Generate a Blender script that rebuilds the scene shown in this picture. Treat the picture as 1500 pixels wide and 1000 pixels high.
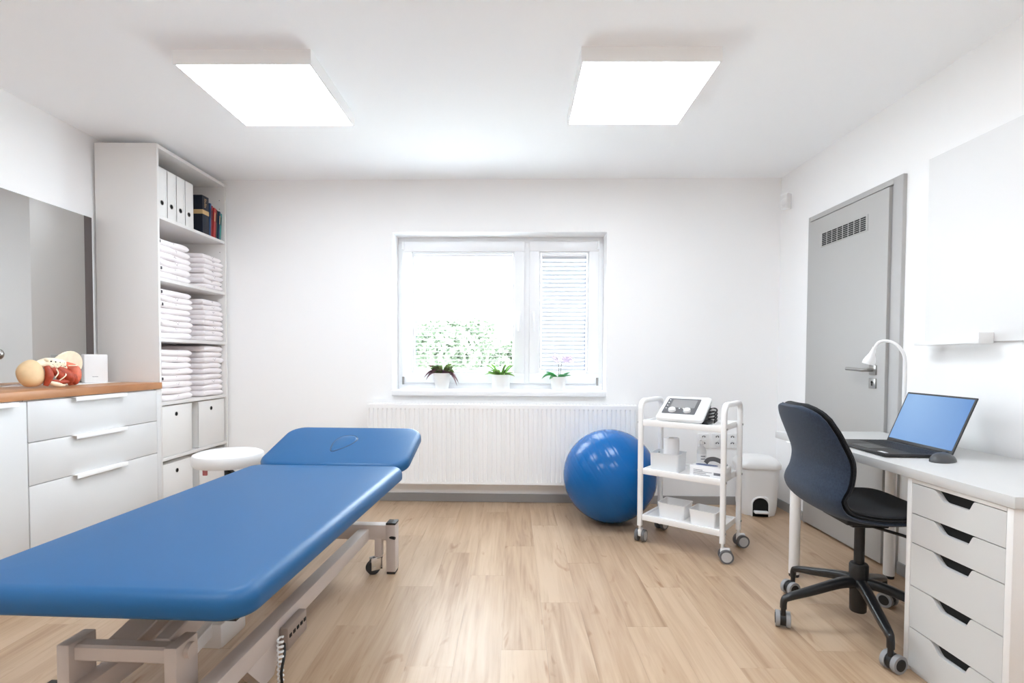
import bpy, bmesh, math, random
from mathutils import Vector, Matrix
random.seed(7)
PI = math.pi
for o in list(bpy.data.objects): bpy.data.objects.remove(o)
SC = bpy.context.scene
COL = SC.collection

# ------------------------------------------------------------------ camera
cam_d = bpy.data.cameras.new('camera'); cam = bpy.data.objects.new('camera', cam_d); COL.objects.link(cam)
FPX = 755.0; PITCH = math.radians(1.6); ROLL = 0.0045
cam_d.sensor_fit = 'HORIZONTAL'; cam_d.sensor_width = 36.0; cam_d.lens = FPX / 1500 * 36.0
cam_d.shift_y = (25 + FPX * math.tan(PITCH)) / 1500.0
cam_d.clip_start = 0.02; cam_d.clip_end = 300
cam.matrix_world = (Matrix.Translation((0, 0, 1.08)) @ Matrix.Rotation(PI / 2 - PITCH, 4, 'X') @ Matrix.Rotation(ROLL, 4, 'Z'))
SC.camera = cam

# ------------------------------------------------------------------ world, exposure
SC.view_settings.view_transform = 'Standard'
SC.view_settings.look = 'None'
SC.view_settings.gamma = 1.0
SC.view_settings.use_curve_mapping = False
SC.view_settings.exposure = 0.92
SC.cycles.max_bounces = 24; SC.cycles.diffuse_bounces = 16; SC.cycles.transparent_max_bounces = 24
W = bpy.data.worlds.new('sky'); SC.world = W; W.use_nodes = True
bg = W.node_tree.nodes['Background']; bg.inputs[0].default_value = (0.88, 0.95, 1.0, 1); bg.inputs[1].default_value = 10.5
LAMP = 10.0            # emission of the ceiling panels

# ------------------------------------------------------------------ materials
def lin(c):
    return tuple(((v / 255) / 12.92 if v / 255 <= 0.04045 else ((v / 255 + 0.055) / 1.055) ** 2.4) for v in c)
MATS = {}
def mat(name, rgb, rough=0.5, metal=0.0, spec=0.5, bump=0.0, bscale=200.0, var=0.0, vscale=6.0, coat=0.0, trans=0.0, sheen=0.0):
    m = bpy.data.materials.new(name); m.use_nodes = True
    nt = m.node_tree; b = nt.nodes['Principled BSDF']; c = lin(rgb)
    b.inputs['Base Color'].default_value = (*c, 1); b.inputs['Roughness'].default_value = rough
    b.inputs['Metallic'].default_value = metal; b.inputs['Specular IOR Level'].default_value = spec
    b.inputs['Coat Weight'].default_value = coat; b.inputs['Coat Roughness'].default_value = 0.08
    b.inputs['Transmission Weight'].default_value = trans
    b.inputs['Sheen Weight'].default_value = sheen
    tc = nt.nodes.new('ShaderNodeTexCoord')
    n = nt.nodes.new('ShaderNodeTexNoise'); n.inputs['Scale'].default_value = vscale; n.inputs['Detail'].default_value = 4
    nt.links.new(tc.outputs['Object'], n.inputs['Vector'])
    if var > 0:
        r = nt.nodes.new('ShaderNodeValToRGB')
        r.color_ramp.elements[0].color = (*[v * (1 - var) for v in c], 1); r.color_ramp.elements[1].color = (*[min(1, v * (1 + var)) for v in c], 1)
        r.color_ramp.elements[0].position = .3; r.color_ramp.elements[1].position = .7
        nt.links.new(n.outputs['Fac'], r.inputs['Fac']); nt.links.new(r.outputs['Color'], b.inputs['Base Color'])
    if bump > 0:
        n2 = nt.nodes.new('ShaderNodeTexNoise'); n2.inputs['Scale'].default_value = bscale; n2.inputs['Detail'].default_value = 3
        nt.links.new(tc.outputs['Object'], n2.inputs['Vector'])
        bp = nt.nodes.new('ShaderNodeBump'); bp.inputs['Strength'].default_value = bump; bp.inputs['Distance'].default_value = 0.002
        nt.links.new(n2.outputs['Fac'], bp.inputs['Height']); nt.links.new(bp.outputs['Normal'], b.inputs['Normal'])
    MATS[name] = m
    return m
def emit(name, rgb, strength):
    m = bpy.data.materials.new(name); m.use_nodes = True; nt = m.node_tree
    nt.nodes.remove(nt.nodes['Principled BSDF'])
    e = nt.nodes.new('ShaderNodeEmission'); e.inputs[0].default_value = (*lin(rgb), 1); e.inputs[1].default_value = strength
    nt.links.new(e.outputs[0], nt.nodes['Material Output'].inputs[0]); MATS[name] = m; return m
mat('wall', (248, 248, 248), .85, spec=.2, bump=.08, bscale=180)
mat('ceiling', (251, 253, 255), .9, spec=.2, bump=.05, bscale=150)
mat('white_lac', (230, 228, 226), .4, spec=.5)
mat('white_matt', (232, 231, 229), .55)
mat('white_front', (217, 217, 217), .4, spec=.5)
mat('desk_white', (205, 205, 204), .4)
mat('white_metal', (244, 244, 244), .35, spec=.5)
mat('pvc', (240, 241, 243), .3)
mat('slat', (205, 208, 214), .45)
mat('towel', (246, 241, 242), .95, spec=.1, bump=.5, bscale=500, sheen=.3)
mat('towel_mark', (176, 170, 176), .9)
mat('tag_dark', (82, 80, 84), .8)
mat('door_grey', (180, 179, 177), .5)
mat('frame_grey', (180, 179, 178), .45)
mat('dark_gap', (34, 33, 33), .8)
mat('base_grey', (160, 159, 158), .5)
mat('steel', (168, 166, 163), .3, metal=.9)
mat('chrome', (205, 205, 205), .12, metal=1)
mat('black', (22, 22, 23), .5)
mat('black_gloss', (26, 27, 29), .3)
mat('rubber', (38, 38, 40), .7)
mat('hole', (10, 10, 11), .9)
mat('blue_vinyl', (18, 86, 136), .42, spec=.4, bump=.12, bscale=900)
mat('blue_ball', (0, 92, 160), .22, spec=.35)
mat('bed_frame', (205, 194, 188), .4)
mat('control_grey', (150, 135, 126), .5)  # the control box's own darker grey
mat('fabric_daylit', (48, 58, 74), .95, spec=.1, bump=.6, bscale=700, var=.16, vscale=140, sheen=.15)  # chair fabric with the daylight on its back put into the colour
mat('fabric_shaded', (34, 35, 38), .95, spec=.1, bump=.6, bscale=700, var=.2, vscale=120, sheen=.1)  # same chair fabric, shade of the inner side put into the colour
mat('grey_wheel', (150, 151, 153), .5)
mat('wheel_light', (196, 197, 198), .5)
mat('grey_tire', (104, 104, 106), .6)
mat('laptop_dark', (44, 42, 43), .45)
mat('keys', (30, 30, 32), .6)
mat('mouse', (70, 71, 73), .35)
mat('device_grey', (96, 96, 98), .5)
mat('lcd', (142, 141, 142), .25)
mat('plastic_w', (236, 236, 236), .35)
mat('plastic_clear', (222, 224, 226), .3, spec=.5)
mat('carton', (238, 238, 240), .5)
mat('print_blue', (92, 108, 150), .6)
mat('print_grey', (110, 112, 118), .6)
mat('pot', (240, 240, 238), .35)
mat('soil', (70, 52, 40), .95, bump=.5)
mat('leaf_green', (166, 204, 126), .45, var=.25, vscale=30)
mat('leaf_dark', (136, 152, 110), .45, var=.3, vscale=40)
mat('leaf_purple', (150, 118, 126), .45, var=.25, vscale=40)
mat('leaf_orchid', (110, 176, 122), .4, var=.15, vscale=25)
mat('petal', (248, 242, 250), .6)
mat('stem', (110, 96, 92), .6)
mat('bone_tan', (226, 196, 152), .55, var=.08, vscale=20)
mat('bone_cream', (246, 232, 205), .5, var=.06, vscale=40)
mat('muscle', (172, 70, 46), .5, var=.18, vscale=60)
mat('muscle_light', (214, 112, 84), .5, var=.12, vscale=60)
mat('book_navy', (24, 30, 44), .5)
mat('book_tan', (206, 172, 122), .6)
mat('book_blue', (54, 82, 122), .55)
mat('book_red', (176, 56, 54), .5)
mat('book_darkred', (140, 40, 46), .5)
mat('book_green', (28, 66, 66), .5)
mat('book_dkblue', (30, 58, 88), .5)
mat('book_teal', (40, 132, 130), .5)
mat('paper', (232, 226, 214), .8)
mat('gap_shade', (96, 88, 86), .6)
mat('pink', (206, 120, 124), .5)
mat('tree_leaf', (126, 138, 118), .8, var=.2, vscale=.8)
mat('bark', (92, 74, 58), .9)
mat('house_wall', (150, 152, 152), .8)
mat('roof_grey', (76, 86, 100), .8)
mat('window_dark', (88, 104, 124), .3)
mat('bounce_pale', (226, 226, 222), .9, var=.06, vscale=.6)  # ground tone made pale to bounce extra light onto the ceiling
emit('lamp', (238, 247, 255), LAMP)

def glass_pane(name, tint=(1, 1, 1)):
    m = bpy.data.materials.new(name); m.use_nodes = True; nt = m.node_tree
    nt.nodes.remove(nt.nodes['Principled BSDF'])
    t = nt.nodes.new('ShaderNodeBsdfTransparent'); t.inputs[0].default_value = (*tint, 1)
    g = nt.nodes.new('ShaderNodeBsdfGlossy'); g.inputs['Roughness'].default_value = 0.02
    mx = nt.nodes.new('ShaderNodeMixShader')
    mx.inputs[0].default_value = .04; nt.links.new(t.outputs[0], mx.inputs[1]); nt.links.new(g.outputs[0], mx.inputs[2])
    nt.links.new(mx.outputs[0], nt.nodes['Material Output'].inputs[0]); MATS[name] = m
glass_pane('glass', (.97, .99, .99))
for nm in ('leaf_green', 'leaf_dark', 'leaf_purple', 'leaf_orchid', 'petal', 'tree_leaf'):
    nt = MATS[nm].node_tree; b = nt.nodes['Principled BSDF']; tr_ = nt.nodes.new('ShaderNodeBsdfTranslucent'); mx = nt.nodes.new('ShaderNodeMixShader'); mx.inputs[0].default_value = .6 if nm == 'petal' else .45
    src = b.inputs['Base Color'].links
    if src: nt.links.new(src[0].from_socket, tr_.inputs['Color'])
    else: tr_.inputs['Color'].default_value = b.inputs['Base Color'].default_value
    nt.links.new(b.outputs[0], mx.inputs[1]); nt.links.new(tr_.outputs[0], mx.inputs[2]); nt.links.new(mx.outputs[0], nt.nodes['Material Output'].inputs[0])
mat('mirror', (205, 205, 203), .02, metal=1.0)
mat('board', (239, 239, 239), .04, spec=.5, coat=.3)

def wood(name, cols, along='Y', sx=1.0, rough=.45, per_obj=True, knots=True):
    m = bpy.data.materials.new(name); m.use_nodes = True; nt = m.node_tree; L = nt.links
    b = nt.nodes['Principled BSDF']; b.inputs['Roughness'].default_value = rough
    tc = nt.nodes.new('ShaderNodeTexCoord'); oi = nt.nodes.new('ShaderNodeObjectInfo')
    off = nt.nodes.new('ShaderNodeVectorMath'); off.operation = 'ADD'
    cmb = nt.nodes.new('ShaderNodeCombineXYZ')
    mul = nt.nodes.new('ShaderNodeMath'); mul.operation = 'MULTIPLY'; mul.inputs[1].default_value = 37.0
    L.new(oi.outputs['Random'], mul.inputs[0])
    if per_obj:
        for i in range(3): L.new(mul.outputs[0], cmb.inputs[i])
    L.new(tc.outputs['Object'], off.inputs[0]); L.new(cmb.outputs[0], off.inputs[1])
    mp = nt.nodes.new('ShaderNodeMapping')
    mp.inputs['Scale'].default_value = (14 * sx, 1.1, 1) if along == 'Y' else (1.1, 14 * sx, 14 * sx)
    L.new(off.outputs[0], mp.inputs[0])
    n1 = nt.nodes.new('ShaderNodeTexNoise'); n1.inputs['Scale'].default_value = 1.6; n1.inputs['Detail'].default_value = 7; n1.inputs['Distortion'].default_value = .8
    L.new(mp.outputs[0], n1.inputs['Vector'])
    mp2 = nt.nodes.new('ShaderNodeMapping')
    mp2.inputs['Scale'].default_value = (130, 3.2, 1) if along == 'Y' else (3, 110, 110)
    L.new(off.outputs[0], mp2.inputs[0])
    n2 = nt.nodes.new('ShaderNodeTexNoise'); n2.inputs['Scale'].default_value = 1.0; n2.inputs['Detail'].default_value = 3
    L.new(mp2.outputs[0], n2.inputs['Vector'])
    mx = nt.nodes.new('ShaderNodeMath'); mx.operation = 'MULTIPLY_ADD'; mx.inputs[1].default_value = .28
    L.new(n2.outputs['Fac'], mx.inputs[0]); L.new(n1.outputs['Fac'], mx.inputs[2])
    add = nt.nodes.new('ShaderNodeMath'); add.operation = 'MULTIPLY_ADD'; add.inputs[1].default_value = .24 if per_obj else 0
    L.new(oi.outputs['Random'], add.inputs[0]); L.new(mx.outputs[0], add.inputs[2])
    r = nt.nodes.new('ShaderNodeValToRGB')
    els = r.color_ramp.elements
    els[0].position = .42; els[0].color = (*lin(cols[0]), 1); els[1].position = .92; els[1].color = (*lin(cols[2]), 1)
    e = els.new(.66); e.color = (*lin(cols[1]), 1)
    L.new(add.outputs[0], r.inputs['Fac'])
    out = r.outputs['Color']
    if knots:
        mp3 = nt.nodes.new('ShaderNodeMapping'); mp3.inputs['Scale'].default_value = (9, 2.6, 1)
        L.new(off.outputs[0], mp3.inputs[0])
        v = nt.nodes.new('ShaderNodeTexNoise'); v.inputs['Scale'].default_value = 1.3; v.inputs['Detail'].default_value = 2; v.inputs['Distortion'].default_value = 1.5
        L.new(mp3.outputs[0], v.inputs['Vector'])
        kr = nt.nodes.new('ShaderNodeValToRGB'); kr.color_ramp.elements[0].position = .66; kr.color_ramp.elements[1].position = .82
        L.new(v.outputs['Fac'], kr.inputs['Fac'])
        mix = nt.nodes.new('ShaderNodeMix'); mix.data_type = 'RGBA'; mix.blend_type = 'MULTIPLY'
        ks = nt.nodes.new('ShaderNodeMath'); ks.operation = 'MULTIPLY'; ks.inputs[1].default_value = .8
        L.new(kr.outputs['Color'], ks.inputs[0]); L.new(ks.outputs[0], mix.inputs['Factor'])
        L.new(out, mix.inputs['A']); mix.inputs['B'].default_value = (*lin((196, 160, 124)), 1)
        out = mix.outputs['Result']
    L.new(out, b.inputs['Base Color'])
    bp = nt.nodes.new('ShaderNodeBump'); bp.inputs['Strength'].default_value = .05; bp.inputs['Distance'].default_value = .002
    L.new(n2.outputs['Fac'], bp.inputs['Height']); L.new(bp.outputs['Normal'], b.inputs['Normal'])
    MATS[name] = m
wood('plank', ((150, 119, 92), (177, 149, 121), (192, 166, 139)), 'Y', rough=.36)
wood('worktop', ((160, 104, 60), (186, 130, 84), (206, 156, 110)), 'Y', sx=1.6, rough=.4, per_obj=False, knots=False)

def screen_mat():
    m = bpy.data.materials.new('screen'); m.use_nodes = True; nt = m.node_tree; L = nt.links
    b = nt.nodes['Principled BSDF']; b.inputs['Base Color'].default_value = (.02, .03, .05, 1); b.inputs['Roughness'].default_value = .25
    tc = nt.nodes.new('ShaderNodeTexCoord')
    g = nt.nodes.new('ShaderNodeTexGradient'); g.gradient_type = 'SPHERICAL'
    mp = nt.nodes.new('ShaderNodeMapping'); mp.inputs['Location'].default_value = (.35, -.25, 0); mp.inputs['Scale'].default_value = (3.0, 2.6, 1)
    L.new(tc.outputs['Object'], mp.inputs[0]); L.new(mp.outputs[0], g.inputs[0])
    r = nt.nodes.new('ShaderNodeValToRGB')
    r.color_ramp.elements[0].color = (*lin((82, 138, 205)), 1); r.color_ramp.elements[1].color = (*lin((150, 192, 240)), 1)
    L.new(g.outputs['Fac'], r.inputs['Fac'])
    L.new(r.outputs['Color'], b.inputs['Emission Color']); b.inputs['Emission Strength'].default_value = .45
    MATS['screen'] = m
screen_mat()

# ------------------------------------------------------------------ mesh helpers
def new(): return bmesh.new()
def box(bm, x0, x1, y0, y1, z0, z1, bev=0.0, seg=2, M=None):
    r = bmesh.ops.create_cube(bm, size=1.0)
    vs = r['verts']
    for v in vs:
        v.co = Vector((x0 + (v.co.x + .5) * (x1 - x0), y0 + (v.co.y + .5) * (y1 - y0), z0 + (v.co.z + .5) * (z1 - z0)))
    if bev > 0:
        es = list({e for v in vs for e in v.link_edges})
        r2 = bmesh.ops.bevel(bm, geom=es, offset=bev, segments=seg, profile=.5, affect='EDGES')
        vs = list({v for f in r2['faces'] for v in f.verts} | {v for v in vs if v.is_valid})
    if M is not None: bmesh.ops.transform(bm, matrix=M, verts=vs)
    return vs
def loft(bm, rings, cap0=True, cap1=True, closed=True):
    R = [[bm.verts.new(p) for p in ring] for ring in rings]
    n = len(R[0])
    for a, b in zip(R, R[1:]):
        for i in range(n if closed else n - 1):
            j = (i + 1) % n
            try: bm.faces.new((a[i], a[j], b[j], b[i]))
            except ValueError: pass
    if cap0: bm.faces.new(list(reversed(R[0])))
    if cap1: bm.faces.new(R[-1])
    return R
def frame_of(d, up=None):
    d = d.normalized()
    u = Vector((0, 0, 1)) if up is None else Vector(up)
    if abs(d.dot(u)) > .98: u = Vector((0, 1, 0)) if up is None else Vector((1, 0, 0))
    s = d.cross(u).normalized(); t = s.cross(d).normalized()
    return s, t
def cyl(bm, p0, p1, r0, r1=None, n=20):
    p0, p1 = Vector(p0), Vector(p1); r1 = r0 if r1 is None else r1
    s, t = frame_of(p1 - p0)
    loft(bm, [[p + (s * math.cos(a) + t * math.sin(a)) * r for a in [2 * PI * i / n for i in range(n)]] for p, r in ((p0, r0), (p1, r1))])
def sweep(bm, pts, prof, up=None, scales=None):
    """prof: list of (s,t) offsets"""
    pts = [Vector(p) for p in pts]; rings = []
    ps = None
    for i, p in enumerate(pts):
        d = (pts[min(i + 1, len(pts) - 1)] - pts[max(i - 1, 0)])
        if up is None and ps is not None:
            dn = d.normalized(); s = (ps - dn * ps.dot(dn)).normalized(); t = s.cross(dn).normalized()
        else: s, t = frame_of(d, up)
        ps = s
        k = 1 if scales is None else scales[i]
        rings.append([p + s * a * k + t * b * k for a, b in prof])
    loft(bm, rings)
def circ(r, n=10): return [(r * math.cos(2 * PI * i / n), r * math.sin(2 * PI * i / n)) for i in range(n)]
def rect(w, h, c=0.0):
    if c == 0: return [(-w, -h), (w, -h), (w, h), (-w, h)]
    return [(-w + c, -h), (w - c, -h), (w, -h + c), (w, h - c), (w - c, h), (-w + c, h), (-w, h - c), (-w, -h + c)]
def tube(bm, pts, r, n=10, radii=None):
    sweep(bm, pts, circ(r, n), scales=radii)
def bez(pts, n=8):
    """Catmull-Rom through pts"""
    P = [Vector(p) for p in pts]; P = [2 * P[0] - P[1]] + P + [2 * P[-1] - P[-2]]; out = []
    for i in range(1, len(P) - 2):
        for k in range(n):
            t = k / n
            out.append(.5 * ((2 * P[i]) + (-P[i - 1] + P[i + 1]) * t + (2 * P[i - 1] - 5 * P[i] + 4 * P[i + 1] - P[i + 2]) * t * t + (-P[i - 1] + 3 * P[i] - 3 * P[i + 1] + P[i + 2]) * t ** 3))
    out.append(P[-2]); return out
def lathe(bm, prof, n=32, c=(0, 0, 0), sx=1, sy=1, cap=True):
    c = Vector(c)
    rings = [[c + Vector((sx * r * math.cos(2 * PI * i / n), sy * r * math.sin(2 * PI * i / n), z)) for i in range(n)] for r, z in prof]
    loft(bm, rings, cap, cap)
def rrect(hw, hh, r, n=5):
    pts = []
    for cx, cy, a0 in ((hw - r, hh - r, 0), (-hw + r, hh - r, PI / 2), (-hw + r, -hh + r, PI), (hw - r, -hh + r, 3 * PI / 2)):
        for k in range(n + 1):
            a = a0 + PI / 2 * k / n; pts.append((cx + r * math.cos(a), cy + r * math.sin(a)))
    return pts
def prism(bm, poly, d0, d1, axis='y'):
    """poly of (a,b); axis y -> a=x,b=z ; x -> a=y,b=z ; z -> a=x,b=y"""
    f = {'y': lambda a, b, d: (a, d, b), 'x': lambda a, b, d: (d, a, b), 'z': lambda a, b, d: (a, b, d)}[axis]
    loft(bm, [[f(a, b, d0) for a, b in poly], [f(a, b, d1) for a, b in poly]])
def ball(bm, c, r, s=(1, 1, 1), u=16, v=10, rot=None):
    M = Matrix.Translation(c) @ (rot.to_4x4() if rot else Matrix()) @ Matrix.Diagonal((r * s[0], r * s[1], r * s[2], 1))
    bmesh.ops.create_uvsphere(bm, u_segments=u, v_segments=v, radius=1.0, matrix=M)
def to_mesh(bm, name, smooth=True, angle=40):
    bmesh.ops.recalc_face_normals(bm, faces=bm.faces[:])
    me = bpy.data.meshes.new(name); bm.to_mesh(me); bm.free()
    if smooth:
        for p in me.polygons: p.use_smooth = True
        me.set_sharp_from_angle(angle=math.radians(angle))
    return me
def put(name, me, m, parent=None, loc=(0, 0, 0), rot=(0, 0, 0)):
    o = bpy.data.objects.new(name, me); COL.objects.link(o)
    if m and not me.materials: me.materials.append(MATS[m])
    o.parent = parent; o.location = loc; o.rotation_euler = rot
    return o
def part(name, bm, m, parent=None, smooth=True, loc=(0, 0, 0), rot=(0, 0, 0), angle=40):
    return put(name, to_mesh(bm, name, smooth, angle), m, parent, loc, rot)
def tag(o, label, cat, group=None):
    o['label'] = label; o['category'] = cat
    if group: o['group'] = group
    return o
def thing(name, label, cat, loc=(0, 0, 0), rz=0, group=None, rot=None):
    o = bpy.data.objects.new(name, None); COL.objects.link(o); o.empty_display_size = .05
    o.location = loc; o.rotation_euler = rot if rot else (0, 0, rz)
    return tag(o, label, cat, group)
def struct(name, bm=None, m=None, parent=None, smooth=False, loc=(0, 0, 0), rz=0):
    if bm is None:
        o = bpy.data.objects.new(name, None); COL.objects.link(o); o.location = loc; o.rotation_euler = (0, 0, rz)
    else: o = part(name, bm, m, parent, smooth, loc, (0, 0, rz))
    o['kind'] = 'structure'; return o
def bpart(name, m, parent, *a, bev=0.0, **k):
    bm = new(); box(bm, *a, bev=bev); return part(name, bm, m, parent, **k)

# ------------------------------------------------------------------ room shell
XL, XR, ZC, YF = -2.545, 1.965, 2.41, -1.7
KB = -0.027                       # the back wall is slightly out of square
def yb(x): return 3.86 + KB * x
ANGB = math.atan(KB)
# floor and planks
bm = new(); box(bm, XL - .2, XR + .2, YF - .2, 4.3, -.2, -.008); floor = struct('floor', bm, 'plank')
PW, PL = .1675, 1.06
plank_me = {}
def plank_mesh(w, l):
    k = (round(w, 3), round(l, 3))
    if k not in plank_me:
        bm = new(); box(bm, .0002, w - .0002, .0003, l - .0003, -.008, 0); plank_me[k] = to_mesh(bm, 'plank', False)
        plank_me[k].materials.append(MATS['plank'])
    return plank_me[k]
x = -.035 - 15 * PW; i = 0
while x < XR:
    w = min(PW, XR - x)
    x0 = max(x, XL); w = min(x + PW, XR) - x0
    offs = [.0, .62, .27, .85, .46, .12, .72][i % 7] * PL
    y = YF - offs
    while y < 4.0:
        y0 = max(y, YF); y1 = min(y + PL, 3.96)
        if y1 - y0 > .02: put('plank', plank_mesh(w, y1 - y0), None, floor, (x0, y0, 0))
        y += PL
    x += PW; i += 1
bm = new(); box(bm, XL - .2, XR + .2, YF - .2, 4.3, ZC, ZC + .2); struct('ceiling', bm, 'ceiling')
bm = new(); box(bm, XL - .2, XL, YF - .2, 4.3, -.01, ZC); struct('wall_left', bm, 'wall')
bm = new(); box(bm, XL, XR, YF - .2, YF, -.01, ZC); struct('wall_front', bm, 'wall')
# right wall with the doorway cut out
DY0, DY1, DZ = 2.655, 3.395, 1.985
bm = new()
box(bm, XR, XR + .2, YF - .2, DY0, -.01, ZC); box(bm, XR, XR + .2, DY1, 4.3, -.01, ZC); box(bm, XR, XR + .2, DY0, DY1, DZ, ZC)
struct('wall_right', bm, 'wall')
bm = new(); box(bm, XR + .2, XR + .3, DY0 - .3, DY1 + .3, -.2, ZC); struct('doorway_light_block', bm, 'wall')  # unseen backing added to stop light leaking in under the door
# back wall with window hole, in a frame turned like the wall: local x along wall, local y into wall
WB = (0, 3.86, 0)
WX0, WX1, WZ0, WZ1 = -.90, .70, .835, 2.02
bm = new(); T = .28
box(bm, -2.75, WX0, 0, T, -.01, ZC); box(bm, WX1, 2.2, 0, T, -.01, ZC)
box(bm, WX0, WX1, 0, T, -.01, WZ0); box(bm, WX0, WX1, 0, T, WZ1, ZC)
struct('wall_back', bm, 'wall', loc=WB, rz=ANGB)
bm = new(); box(bm, -2.12, 1.95, -.012, 0, 0, .062, bev=.003); struct('baseboard_back', bm, 'base_grey', loc=WB, rz=ANGB)
bm = new(); box(bm, XR - .012, XR, 3.43, 3.79, 0, .062, bev=.003); box(bm, XR - .012, XR, YF, 2.585, 0, .062, bev=.003); struct('baseboard_right', bm, 'base_grey')

# ------------------------------------------------------------------ window
win = struct('window_1', loc=WB, rz=ANGB)
FY = .17     # frame face depth in the reveal
def ring(bm, x0, x1, z0, z1, t, y0, y1, bev=.004):
    box(bm, x0, x1, y0, y1, z1 - t, z1, bev); box(bm, x0, x1, y0, y1, z0, z0 + t, bev)
    box(bm, x0, x0 + t, y0, y1, z0 + t - .001, z1 - t + .001, bev); box(bm, x1 - t, x1, y0, y1, z0 + t - .001, z1 - t + .001, bev)
bm = new(); ring(bm, WX0, WX1, WZ0 + .004, WZ1, .05, FY, FY + .07); box(bm, .075, .145, FY, FY + .07, WZ0 + .04, WZ1 - .04, .004)
part('window_frame', bm, 'pvc', win)
for (a, b) in ((-.862, .088), (.128, .664)):
    bm = new(); ring(bm, a, b, .888, 1.985, .078, FY - .022, FY + .05, .006)
    s = part('sash', bm, 'pvc', win)
    bm = new(); ring(bm, a + .078, b - .078, .966, 1.907, .012, FY - .008, FY + .02, .003); part('glazing_bead', bm, 'pvc', s)
    bm = new(); box(bm, a + .078, b - .078, FY + .03, FY + .036, .964, 1.909); part('pane', bm, 'glass', s, False)
    hx = b - .035 if a < 0 else a + .035
    bm = new(); box(bm, hx - .014, hx + .014, FY - .034, FY - .022, 1.375, 1.445, .004); box(bm, hx - .009, hx + .009, FY - .06, FY - .034, 1.40, 1.42, .003)
    box(bm, hx - .01, hx + .01, FY - .066, FY - .048, 1.29, 1.42, .006); part('window_handle', bm, 'pvc', s)
    ex = a + .008 if a < 0 else b - .008
    for hz in (.905, 1.95):
        bm = new(); cyl(bm, (ex, FY - .03, hz - .03), (ex, FY - .03, hz + .03), .009, n=12); part('hinge_cap', bm, 'pvc' if hz > 1 else 'steel', s)
bm = new(); box(bm, WX0, WX1, -.035, FY, WZ0 - .036, WZ0 + .004, .006, 3); part('window_sill', bm, 'pvc', win)

def blind(x0, x1, z0, z1, n, tilt, label, hw_=.0125):
    t = thing('venetian_blind', label, 'blind', (0, 3.86, 0), ANGB, 'venetian blinds on the window sashes')
    Yb = FY + .006
    bm = new(); box(bm, x0, x1, Yb - .011, Yb + .011, z1 - .022, z1, .003); part('head_rail', bm, 'pvc', t)
    bm = new(); box(bm, x0, x1, Yb - .008, Yb + .008, z0, z0 + .010, .002); part('bottom_rail', bm, 'pvc', t)
    bm = new(); w = hw_
    prof = [(-w, -.0012), (-w * .5, .0006), (0, .0012), (w * .5, .0006), (w, -.0012), (w * .5, .0000), (0, .0006), (-w * .5, .0000)]
    ca, sa = math.cos(tilt), math.sin(tilt)
    loft(bm, [[(xx, a * ca - b * sa, a * sa + b * ca) for a, b in prof] for xx in (x0 + .002, x1 - .002)])
    me = to_mesh(bm, 'slat'); 
    for k in range(n):
        put('slat', me, 'slat', t, (0, Yb, z0 + .022 + (z1 - z0 - .05) * k / (n - 1)))
    for cx in (x0 + .10, x1 - .10):
        bm = new(); tube(bm, [(cx, Yb - .0095, z0 + .004), (cx, Yb - .0095, z1 - .01)], .0008, 5); part('ladder_cord', bm, 'pvc', t)
    bm = new(); cx = x0 + .012 if x0 < 0 else x1 - .012; k = 0
    z = z0 + .02
    while z < z1 - .03:
        ball(bm, (cx + (.004 if x0 < 0 else -.004) * math.cos((z - z0) * 3), Yb - .016, z), .0028, u=6, v=4); z += .0125
    tube(bm, [(cx, Yb - .016, z0 + .02), (cx, Yb - .016, z1 - .02)], .0008, 4)
    part('bead_chain', bm, 'print_blue', t)
blind(-.771, -.003, .980, 1.893, 28, .04, 'white venetian blind with open slats on the wide window sash', .0075)
blind(.219, .573, .980, 1.893, 28, 1.25, 'white venetian blind with tilted slats on the narrow window sash', .0172)

# ------------------------------------------------------------------ door
door = struct('door_1')
bm = new()      # architrave
t = .062
box(bm, XR - .02, XR + .1, DY0 - t, DY0 + .005, 0, DZ + .026, .003); box(bm, XR - .02, XR + .1, DY1 - .005, DY1 + .02, 0, DZ + .026, .003)
box(bm, XR - .0195, XR + .0995, DY0 - t + .0005, DY1 + .0195, DZ - .005, DZ + .026, .003)
part('door_frame', bm, 'frame_grey', door)
leaf = bpart('door_leaf', 'door_grey', door, XR - .028, XR + .012, DY0 + .022, DY1 - .004, .012, DZ - .012, bev=.003)
bm = new(); box(bm, XR - .012, XR + .011, DY0 + .004, DY0 + .023, .0, DZ - .01); part('rebate', bm, 'base_grey', door, False)
bm = new(); box(bm, XR - .0315, XR - .027, 2.83, 3.255, 1.785, 1.875, .001); vent = part('vent_grille', bm, 'door_grey', leaf)
bm = new()
for c in range(8):
    for r in range(7):
        ya = 2.845 + c * .0505; box(bm, XR - .0335, XR - .0305, ya, ya + .041, 1.792 + r * .0112, 1.792 + r * .0112 + .0072)
part('vent_slots', bm, 'dark_gap', leaf, False)
bm = new(); box(bm, XR - .036, XR - .028, 2.735, 2.787, 1.002, 1.054, .002); h = part('handle_rose', bm, 'steel', leaf)
bm = new(); tube(bm, bez([(XR - .03, 2.761, 1.028), (XR - .075, 2.761, 1.028), (XR - .083, 2.78, 1.028), (XR - .083, 2.82, 1.03), (XR - .083, 2.90, 1.032)], 6), .0095, 12); part('door_handle', bm, 'steel', leaf)
bm = new(); box(bm, XR - .036, XR - .028, 2.735, 2.787, .93, .982, .002); k = part('lock_rose', bm, 'steel', leaf)
bm = new(); cyl(bm, (XR - .0375, 2.761, .962), (XR - .035, 2.761, .962), .007, n=12); box(bm, XR - .0375, XR - .035, 2.757, 2.765, .943, .962); part('keyhole', bm, 'dark_gap', leaf)

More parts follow.
